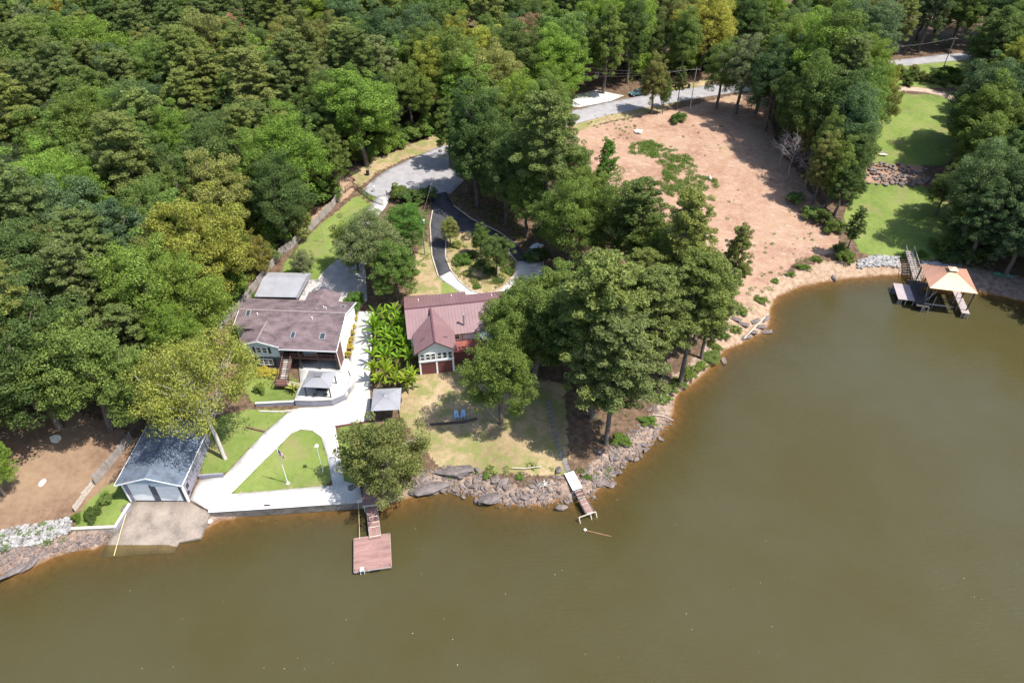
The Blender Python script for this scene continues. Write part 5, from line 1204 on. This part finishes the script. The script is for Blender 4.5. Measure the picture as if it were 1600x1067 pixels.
for px, py, h, c in ((712, 385, 1.2, 'olive'), (750, 380, 1.4, 'mid'), (785, 412, 1.5, 'mid'), (728, 428, .9, 'olive'), (752, 412, 1.3, 'dark'), (778, 440, 1.2, 'dark'), (795, 425, 1.1, 'mid'), (740, 440, .7, 'olive')): shrub(px, py, h, c, 'low planting on the island inside the looping drive', 1.4, 'weedy plantings on the island')
for px, py, h in ((1046, 612, 2.0), (1062, 600, 1.6), (1078, 588, 2.2), (1094, 575, 1.7), (1108, 560, 1.8), (1118, 545, 1.5), (1038, 626, 1.6), (1128, 525, 1.4)): shrub(px, py, h, 'mid', 'leafy scrub hanging over the bank under the cove pines', 1.1, 'weedy scrub under the cove pines')
for px, py, c in ((640, 315, 'dark'), (655, 318, 'dark'), (628, 308, 'mid'), (668, 312, 'dark')): shrub(px, py, 3.0, c, 'dark hedge shrub between the two drive entrances', 1.25, 'hedge between the drives')
shrub(617, 302, 1.6, 'rust', 'reddish flowering shrub at the drive entrance', 1.1)
shrub(144, 807, 1.6, 'dark', 'dark green shrub on the lawn strip beside the ramp', 1.2); shrub(168, 783, 1.5, 'mid', 'green shrub near the corner of the boathouse', 1.2); shrub(122, 812, 1.2, 'weed', 'weedy shrub at the end of the low pale fence', 1.1)
shrub(1057, 190, 2.8, 'mid', 'rounded shrub at the edge of the clay clearing by the street', 1.2)
for px, py, h, c in ((1265, 340, 3.0, 'mid'), (1285, 350, 3.5, 'dark'), (1300, 360, 3.0, 'mid'), (1240, 318, 3.0, 'dark'), (1310, 395, 2.4, 'dark'), (1322, 408, 2.6, 'mid')): shrub(px, py, h, c, 'leafy shrub at the foot of the tree belt', 1.2, 'shrubs along the tree belt')
for px, py, h, c in ((1255, 420, 1.2, 'weed'), (1235, 430, 1.0, 'mid'), (1210, 440, .9, 'weed'), (1188, 470, 1.2, 'mid'), (1160, 490, 1.2, 'weed'), (1275, 405, 1.0, 'mid'), (1412, 400, 1.3, 'weed'), (1440, 400, 1.4, 'weed')): shrub(px, py, h, c, 'small weedy bush on the lip of the cove bank', 1.4, 'weedy bushes on the cove bank')
for px, py, h in ((972, 690, 1.6), (1012, 660, 1.6), (760, 745, .9), (812, 745, .8), (915, 745, .8)): shrub(px, py, h, 'weed', 'bright weedy bush among the shoreline rocks', 1.2, 'weedy bushes among the rocks')
rng = np.random.default_rng(31)
for k in range(46):      # leafy edge of the woods along the cul-de-sac verge and the fence
    u_ = k / 45; px = 545 + 150 * u_ + rng.uniform(-6, 6); py = 258 - 62 * u_ + rng.uniform(-10, 3)
    shrub(px, py, rng.uniform(2.2, 4.6), ['mid', 'bright', 'weed', 'dark', 'yellow'][rng.choice(5, p=[.3, .3, .2, .12, .08])], 'leafy shrub at the wood edge above the cul-de-sac verge', 1.15, 'wood edge shrubs by the cul-de-sac')
for k in range(60):      # leafy wood edge behind the street
    px = rng.uniform(980, 1195) if k % 3 else rng.uniform(700, 890); py = (150 - (px - 900) * .085 - rng.uniform(20, 36)) if px > 900 else (225 - (px - 700) * .28 - rng.uniform(14, 34))
    shrub(px, py, rng.uniform(3.0, 6.5), ['mid', 'bright', 'dark', 'olive', 'blue'][rng.integers(5)], 'leafy shrub at the wood edge behind the street', 1.15, 'wood edge shrubs by the street')
for k in range(26):
    px, py = 1392 + rng.uniform(0, 110), 112 + rng.uniform(0, 22); shrub(px, py, rng.uniform(1.2, 2.6), ['mid', 'weed', 'dark', 'olive'][rng.integers(4)], 'bushy shrub on the bank between the far road and the dirt lane', 1.3, 'shrubs on the road bank')
for k in range(34):
    px, py = rng.uniform(1465, 1600), rng.uniform(300, 418); p = gp(px, py)
    if px < 1490 and py < 385: continue
    shrub(px, py, rng.uniform(2.0, 4.5), ['mid', 'dark', 'blue'][rng.integers(3)], 'dark leafy shrub under the trees beside the cove', 1.3, 'shrubs under the cove trees')

for k in range(52):      # scrub against the wood side of the long fence
    u_ = rng.random(); seg = [(532,308),(518,322),(488,352),(456,380),(434,397),(410,428),(386,456),(366,482),(346,508)]; i = min(int(u_ * 8), 7); f_ = u_ * 8 - i
    px, py = (seg[i][j] * (1 - f_) + seg[i + 1][j] * f_ for j in (0, 1)); shrub(px - rng.uniform(6, 38), py - rng.uniform(2, 14), rng.uniform(2.5, 5.5), ['mid', 'bright', 'dark', 'weed', 'olive'][rng.integers(5)], 'leafy shrub against the wood side of the long wooden fence', 1.15, 'scrub behind the wooden fence')

# ------------------------------------------------------------------ rocks
def rock_mesh(seed, flat=.65, m=rock_mat, sub=2):
    rng = np.random.default_rng(seed); bm = bmesh.new(); bmesh.ops.create_icosphere(bm, subdivisions=sub, radius=1.0)
    ax = [sph(1, rng)[0] for _ in range(9)]; cut = rng.uniform(.55, .9, 9)
    for v in bm.verts:
        p = np.array(v.co)
        for a, c in zip(ax, cut):
            d = p @ a
            if d > c * .85: p = p - a * (d - c * .85)
        p = p * (1 + rng.normal(0, .05)); v.co = (p[0] * 1.25, p[1] * .85, p[2] * flat)
    me = bpy.data.meshes.new('rock'); bm.to_mesh(me); bm.free(); me.materials.append(m); return me
RK = [rock_mesh(k, .6 + .05 * k) for k in range(6)]; BR = [rock_mesh(20 + k, .5, big_rock, 3) for k in range(3)]; WRK = [rock_mesh(40 + k, .7, pale_rock) for k in range(2)]
def rock(px, py, s, label, group=None, me=None, name='boulder', sink=.25, rz=None, sc=(1, 1, 1)):
    p = gp(px, py); o = link(name, me or RK[random.randrange(6)]); o.location = (p[0], p[1], max(p[2], -.25) + s * (.5 - sink) * .7); o.rotation_euler = (random.uniform(-.2, .2), random.uniform(-.2, .2), rz if rz is not None else random.uniform(0, 6.28)); o.scale = (s * sc[0], s * sc[1], s * sc[2]); return tag(o, label, 'rock', group)
rock(768, 780, 2.0, 'large rounded dark boulder at the water edge', me=BR[0], rz=.2, sc=(1.0, .8, .75)); rock(752, 783, .95, 'dark boulder split off the large rounded one', me=BR[1])
rock(668, 765, 2.3, 'long smooth dark rock ledge next to the overhanging tree', me=BR[2], rz=.35, sc=(1.3, .6, .6)); rock(710, 738, 2.2, 'broad flat rock slab above the dark ledge', me=BR[1], rz=.1, sc=(1.3, .9, .45))
rock(876, 794, 1.0, 'lone boulder standing in the water near the old pier', me=RK[1], sc=(1.3, .8, .8)); rock(873, 735, .8, 'dark square boulder at the head of the old pier', me=BR[0])
rock(548, 764, 1.0, 'grey boulder on the walkway beside the dock landing', me=BR[2], sc=(1, .8, .8)); rock(600, 788, .8, 'brown boulder in the shade under the dock landing', me=RK[2])
rock(997, 208, 1.35, 'white boulder in the middle of the clay clearing', me=WRK[0], sc=(1.1, .8, .8)); rock(1109, 279, .9, 'pale upright boulder beside the green patch', me=WRK[1], sc=(.8, .7, 1.3))
rock(1131, 566, .8, 'brown boulder alone at the orange waterline', me=RK[3], sc=(1.4, .8, .6)); rock(88, 687, .95, 'round pale boulder in the bare yard', me=WRK[0]); rock(150, 797 , .01, 'x') if 0 else None
rock(195, 795, .55, 'grey boulder at the top of the ramp wall', me=RK[4]); rock(327, 815, .5, 'white stone at the corner of the seawall', me=WRK[1])
rock(68, 754, .75, 'flat white stone on the bare yard', me=WRK[1], sc=(1, .8, .2)); rock(50, 650, .8, 'grey stone heap in the shade of the bare yard', me=RK[0]); rock(1302, 436, .8, 'dark stone on the sandy waterline', me=RK[2]); rock(25, 893, 1.6, 'flat brown ledge at the muddy waterline', me=BR[1], sc=(1.4, .7, .4)); rock(50, 880, 1.1, 'small brown ledge at the muddy waterline', me=BR[0], sc=(1.3, .7, .4))
rng = np.random.default_rng(77); S = [np.array(p) for p in shore]
i0 = SHORE_PX.index((648, 774)); i1 = SHORE_PX.index((1048, 654)); small = MB()
def along(i0, i1, n):
    for _ in range(n):
        k = rng.integers(i0, i1); a, b = S[k], S[k + 1]; u_ = rng.random(); d = b - a; nn = np.array([-d[1], d[0]]) / (np.hypot(*d) + 1e-6); yield a + d * u_, nn
nb = 0
pa = np.array(at(889, 738, 1.5)[:2]); pb = np.array(at(926, 806, .7)[:2])
for p, nn in along(i0, i1, 1700):
    off = rng.uniform(-.9, 3.4) ; q = p + nn * off; s = rng.uniform(.14, .34) if nb >= 230 else rng.choice([.26, .34, .45, .62, .8], p=[.25, .3, .25, .13, .07]) * rng.uniform(.85, 1.15)
    z = max(hz(*q), -.15)
    if seg_dist([q], [tuple(pa), tuple(pb)], False)[0] < 1.35 or (nb < 230 and rng.random() < .25 + .12 * off): continue
    if nb < 230:
        u2, v2 = proj(q[0], q[1], z); wh = 'below the dry lawn' if u2 < 880 else 'beside the old pier' if u2 < 965 else 'at the pine point'
        o = link('boulder', RK[rng.integers(6)]); o.location = (q[0], q[1], z + s * .12); o.rotation_euler = (*rng.normal(0, .25, 2), rng.uniform(0, 6.28)); o.scale = (s * rng.uniform(.9, 1.5), s, s * rng.uniform(.6, 1.0)); tag(o, 'grey-brown rock in the rocky bank ' + wh, 'rock', 'rocks of the bank'); nb += 1
    else:
        c = sph(8, rng) * s; c = np.vstack([c]); bmv = [(q[0], q[1], z + .02)]
        small.add([(q[0] - s, q[1], z), (q[0], q[1] - s * .8, z), (q[0] + s, q[1], z), (q[0], q[1] + s * .8, z), (q[0] + rng.normal(0, s * .2), q[1] + rng.normal(0, s * .2), z + s * .8), (q[0], q[1], z - s * .3)], [(0,1,4),(1,2,4),(2,3,4),(3,0,4),(1,0,5),(2,1,5),(3,2,5),(0,3,5)])
so = part('bank_stones', small, rock_mat, None, 'stuff'); tag(so, 'small brown stones strewn along the rocky bank', 'stones')
def riprap(name, poly, n, label, smin=.2, smax=.42, m=white_rock):
    P = wpoly(poly); xs = [p[0] for p in P]; ys = [p[1] for p in P]; mb = MB(); c = 0
    base = [np.array(v.co) for v in rock_mesh(3, .75, None, 1).vertices] if 0 else None
    bm = bmesh.new(); bmesh.ops.create_icosphere(bm, subdivisions=1, radius=1); bv = np.array([v.co for v in bm.verts]); bf = [tuple(v.index for v in f.verts) for f in bm.faces]; bm.free()
    while c < n:
        q = np.array([rng.uniform(min(xs), max(xs)), rng.uniform(min(ys), max(ys))])
        if not inside([q], P)[0]: continue
        s = rng.uniform(smin, smax); v = bv * (1 + rng.normal(0, .16, (len(bv), 1))) * s * np.array([1.2, .95, .75]); a = rng.uniform(0, 6.28); ca, sa = math.cos(a), math.sin(a)
        v = np.c_[v[:, 0] * ca - v[:, 1] * sa + q[0], v[:, 0] * sa + v[:, 1] * ca + q[1], v[:, 2] + hz(*q) + s * .35]; mb.add(v, bf); c += 1
    o = part(name, mb, m, None, 'stuff'); return tag(o, label, 'stones')
riprap('white_riprap', [(-30,838),(30,822),(112,808),(112,830),(60,850),(0,862),(-30,868)], 850, 'white riprap stones along the edge of the bare yard', .1, .3)
riprap('white_riprap', [(1340,408),(1365,400),(1404,402),(1406,418),(1380,416),(1340,420)], 320, 'white riprap stones on the bank beside the shore stairs')
riprap('white_riprap', [(1440,409),(1500,414),(1500,424),(1442,418)], 170, 'shaded riprap stones behind the boat shelter')
riprap('brown_rubble', [(1335,256),(1360,252),(1445,262),(1455,290),(1400,292),(1340,288)], 170, 'brown rubble terrace across the bright lawn', .25, .6, rock_mat)
riprap('brown_gravel', [(-20,866),(60,848),(175,832),(178,850),(90,866),(20,892),(-20,895)], 420, 'brown gravel on the muddy shore beside the ramp', .08, .2, rock_mat)
# rock slabs and driftwood on the sandy spit
for k, (px, py) in enumerate(((1150,500),(1162,508),(1175,520),(1188,512),(1198,520),(1165,528),(1180,503),(1195,500))):
    p = gp(px, py); o = part('rock_slab', MB().slabpoly([(-1.0, -.4, .2), (.9, -.45, .28), (1.05, .35, .3), (-.8, .45, .22)], .28), rock_mat, None); o.location = (p[0], p[1], p[2] + .1); o.rotation_euler = (.1, -.1, -.7 + .2 * k); tag(o, 'flat grey rock slab on the sandy spit', 'rock', 'slabs on the sandy spit')
line_thing('driftwood_log', 'bleached driftwood log across the rock slabs on the sandy spit', 'log', [gp(1162, 531) + (0, 0, .3), gp(1180, 512) + (0, 0, .45), gp(1199, 494) + (0, 0, .5)], .13, pale_wood)
line_thing('driftwood_log', 'thin bleached branch on the rocky bank below the dry lawn', 'log', [gp(800, 733) + (0, 0, .35), gp(822, 734) + (0, 0, .4), gp(846, 731) + (0, 0, .4)], .08, pale_wood)
line_thing('driftwood_log', 'bleached branch at the tip of the pine point', 'log', [gp(1020, 650) + (0, 0, .4), gp(1038, 652) + (0, 0, .3), gp(1052, 658) + (0, 0, .2)], .07, pale_wood)
p = gp(850, 758); o = thing('tree_stump', 'bleached grey stump with spreading roots among the rocks', 'stump', (p[0], p[1], p[2] + .2)); mb = MB()
rr = np.random.default_rng(3)
part('stump', MB().tube([(0, 0, -.2), (0, .1, .6)], [.3, .18], 8), pale_bark, o)
for k in range(8): a_ = k * .8; mb = MB(); limb(mb, (0, 0, .3), (1.1 * math.cos(a_), 1.1 * math.sin(a_), -.1), .1, .03, rr, 4, .08); part('root', mb, pale_bark, o)
pt = thing('stone_path', 'grey stepping-stone path from the cottage yard down to the old pier', 'path', (*gp(870, 690)[:2], 0))
P0 = np.array(pt.location); cl = [(856,628),(860,645),(864,665),(870,688),(876,708),(883,724),(888,737)]
for k in range(18):
    u_ = k / 17 * (len(cl) - 1); i = min(int(u_), len(cl) - 2); f_ = u_ - i; p = gp(cl[i][0] * (1 - f_) + cl[i + 1][0] * f_, cl[i][1] * (1 - f_) + cl[i + 1][1] * f_) - P0
    o = part('stone', MB().prism([(-.5, -.32), (.45, -.38), (.55, .3), (-.42, .36)], 0, .08), mat('dark_path_stone', (.15, .14, .135), .9, .25, 2), pt); o.scale = (.8, .8, 1); o.location = (p[0], p[1], p[2] - .02); o.rotation_euler[2] = random.uniform(-.3, .3)

# ------------------------------------------------------------------ ground plants nobody could count
def clump_field(name, P, rmin, rmax, per, size, colr, label, zoff=.15, squash=.5):
    rng = np.random.default_rng(len(P)); C = np.c_[P, hts(P) + zoff]; rad = rng.uniform(rmin, rmax, len(P))
    C[:, 2] += rad * squash * .5
    V, Q_, lv = clumps_to_leaves(C, rad, per, size, rng, squash, .6, .8, .3)
    o = link(name, foliage_mesh(name, V, Q_, lv)); o['kind'] = 'stuff'; tag(o, label, 'plants'); o.color = (*GREENS[colr], 1); return o
def scatter(polys, n, seed):
    rng = np.random.default_rng(seed); out = []
    for poly in polys:
        W_ = wpoly(poly); xs = [p[0] for p in W_]; ys = [p[1] for p in W_]; c = np.c_[rng.uniform(min(xs), max(xs), n * 6), rng.uniform(min(ys), max(ys), n * 6)]; out.append(c[inside(c, W_)][:n])
    return np.concatenate(out)
clump_field('ground_cover', scatter([[(985,228),(1010,220),(1050,230),(1084,250),(1090,275),(1118,280),(1120,292),(1080,304),(1045,308),(1030,285),(1040,264),(1018,247),(985,240)]], 420, 1), .4, .95, 60, .24, 'weed', 'green weed patch curving through the clay clearing', 0, .45)
clump_field('scattered_weeds', scatter([[(900,200),(1000,185),(1110,165),(1200,240),(1300,380),(1250,400),(1150,470),(1000,330)], [(905,185),(990,172),(1000,215),(960,225)], [(1110,390),(1300,340),(1270,400),(1180,440)]], 45, 2), .15, .5, 24, .2, 'weed', 'small weeds dotted over the clay clearing', 0, .5)
clump_field('bank_weeds', scatter([[(0,832),(100,815),(100,850),(0,868)], [(690,735),(960,735),(960,755),(690,760)], [(1110,480),(1250,405),(1300,402),(1210,450),(1150,510)]], 30, 3), .25, .7, 34, .22, 'weed', 'green weeds growing between the shoreline stones', 0, .6)
clump_field('island_plants', scatter([[(702,378),(735,364),(788,390),(804,410),(798,432),(775,452),(748,456),(720,438),(700,408)]], 130, 15), .25, .7, 34, .2, 'olive', 'low mixed plants covering the island inside the looping drive', 0, .5)
clump_field('yard_edge_plants', scatter([[(640,330),(668,330),(668,400),(650,470),(630,470)], [(700,310),(770,345),(830,385),(800,330)]], 60, 16), .3, .8, 34, .22, 'mid', 'leafy ground plants beside the black drive', 0, .6)
fw = np.c_[np.random.default_rng(8).uniform(-140, 180, 5000), np.random.default_rng(9).uniform(62, 235, 5000)]
ok = sdist(fw, land) > 4
for q in built + roads: ok &= sdist(fw, q) < -1.5
clump_field('undergrowth', fw[ok][:1500], .8, 1.9, 36, .42, 'dark', 'dense green undergrowth on the floor of the woods', .2, .8)
p_ = scatter([[(860,600),(1000,620),(960,715),(890,700)], [(730,320),(830,360),(840,400),(760,350)]], 40, 5)
clump_field('yard_weeds', p_, .15, .4, 16, .2, 'mid', 'sparse low plants on the shaded yard under the pines', 0, .4)
rng = np.random.default_rng(12); c = []
while len(c) < 50:
    px, py = rng.uniform(200, 1300), rng.uniform(760, 1060); q = at(px, py, 0)
    if sdist([q[:2]], land)[0] < -1: c.append((q[0], q[1], .015))
V, Q_, lv = leaf_cloud(np.array(c), np.tile([0, 0, 1.], (len(c), 1)), .11, rng, .8, .05); o = link('floating_leaves', np_mesh('floating_leaves', V, Q_), pale_wood); o['kind'] = 'stuff'; tag(o, 'pale fallen leaves floating on the lake', 'leaves')

# ------------------------------------------------------------------ neighbouring buildings glimpsed through the trees
def cottage(px, py, w_, d_, h_, rz, roofm, wallm, label):
    p = gp(px, py); o = thing('house', label, 'house', p, rz)
    part('wall', MB().xprism([(0, -1), (w_, -1), (w_, h_), (w_ / 2, h_ + w_ * .2), (0, h_)], 0, d_), wallm, o)
    rf = part('roof', MB().slabpoly([(-.5, -.5, h_ - .1), (w_ / 2, -.5, h_ + w_ * .2 + .1), (w_ / 2, d_ + .5, h_ + w_ * .2 + .1), (-.5, d_ + .5, h_ - .1)], .15), roofm, o)
    part('roof_slope', MB().slabpoly([(w_ / 2 + .003, -.5, h_ + w_ * .2 + .1), (w_ + .5, -.5, h_ - .1), (w_ + .5, d_ + .5, h_ - .1), (w_ / 2 + .003, d_ + .5, h_ + w_ * .2 + .1)], .15), roofm, rf)
    for x in (w_ * .25, w_ * .75): window(o, x, 0, h_ * .55, 1.0, 1.3)
cottage(195, 525, 9, 11, 3.2, R(20), grey_metal, cream, 'pale-roofed neighbouring house hidden among the trees beyond the fence')
cottage(905, 128, 7, 8, 3.0, R(10), dark_void, brown_wood, 'dark-roofed house in the shade behind the driveway apron')
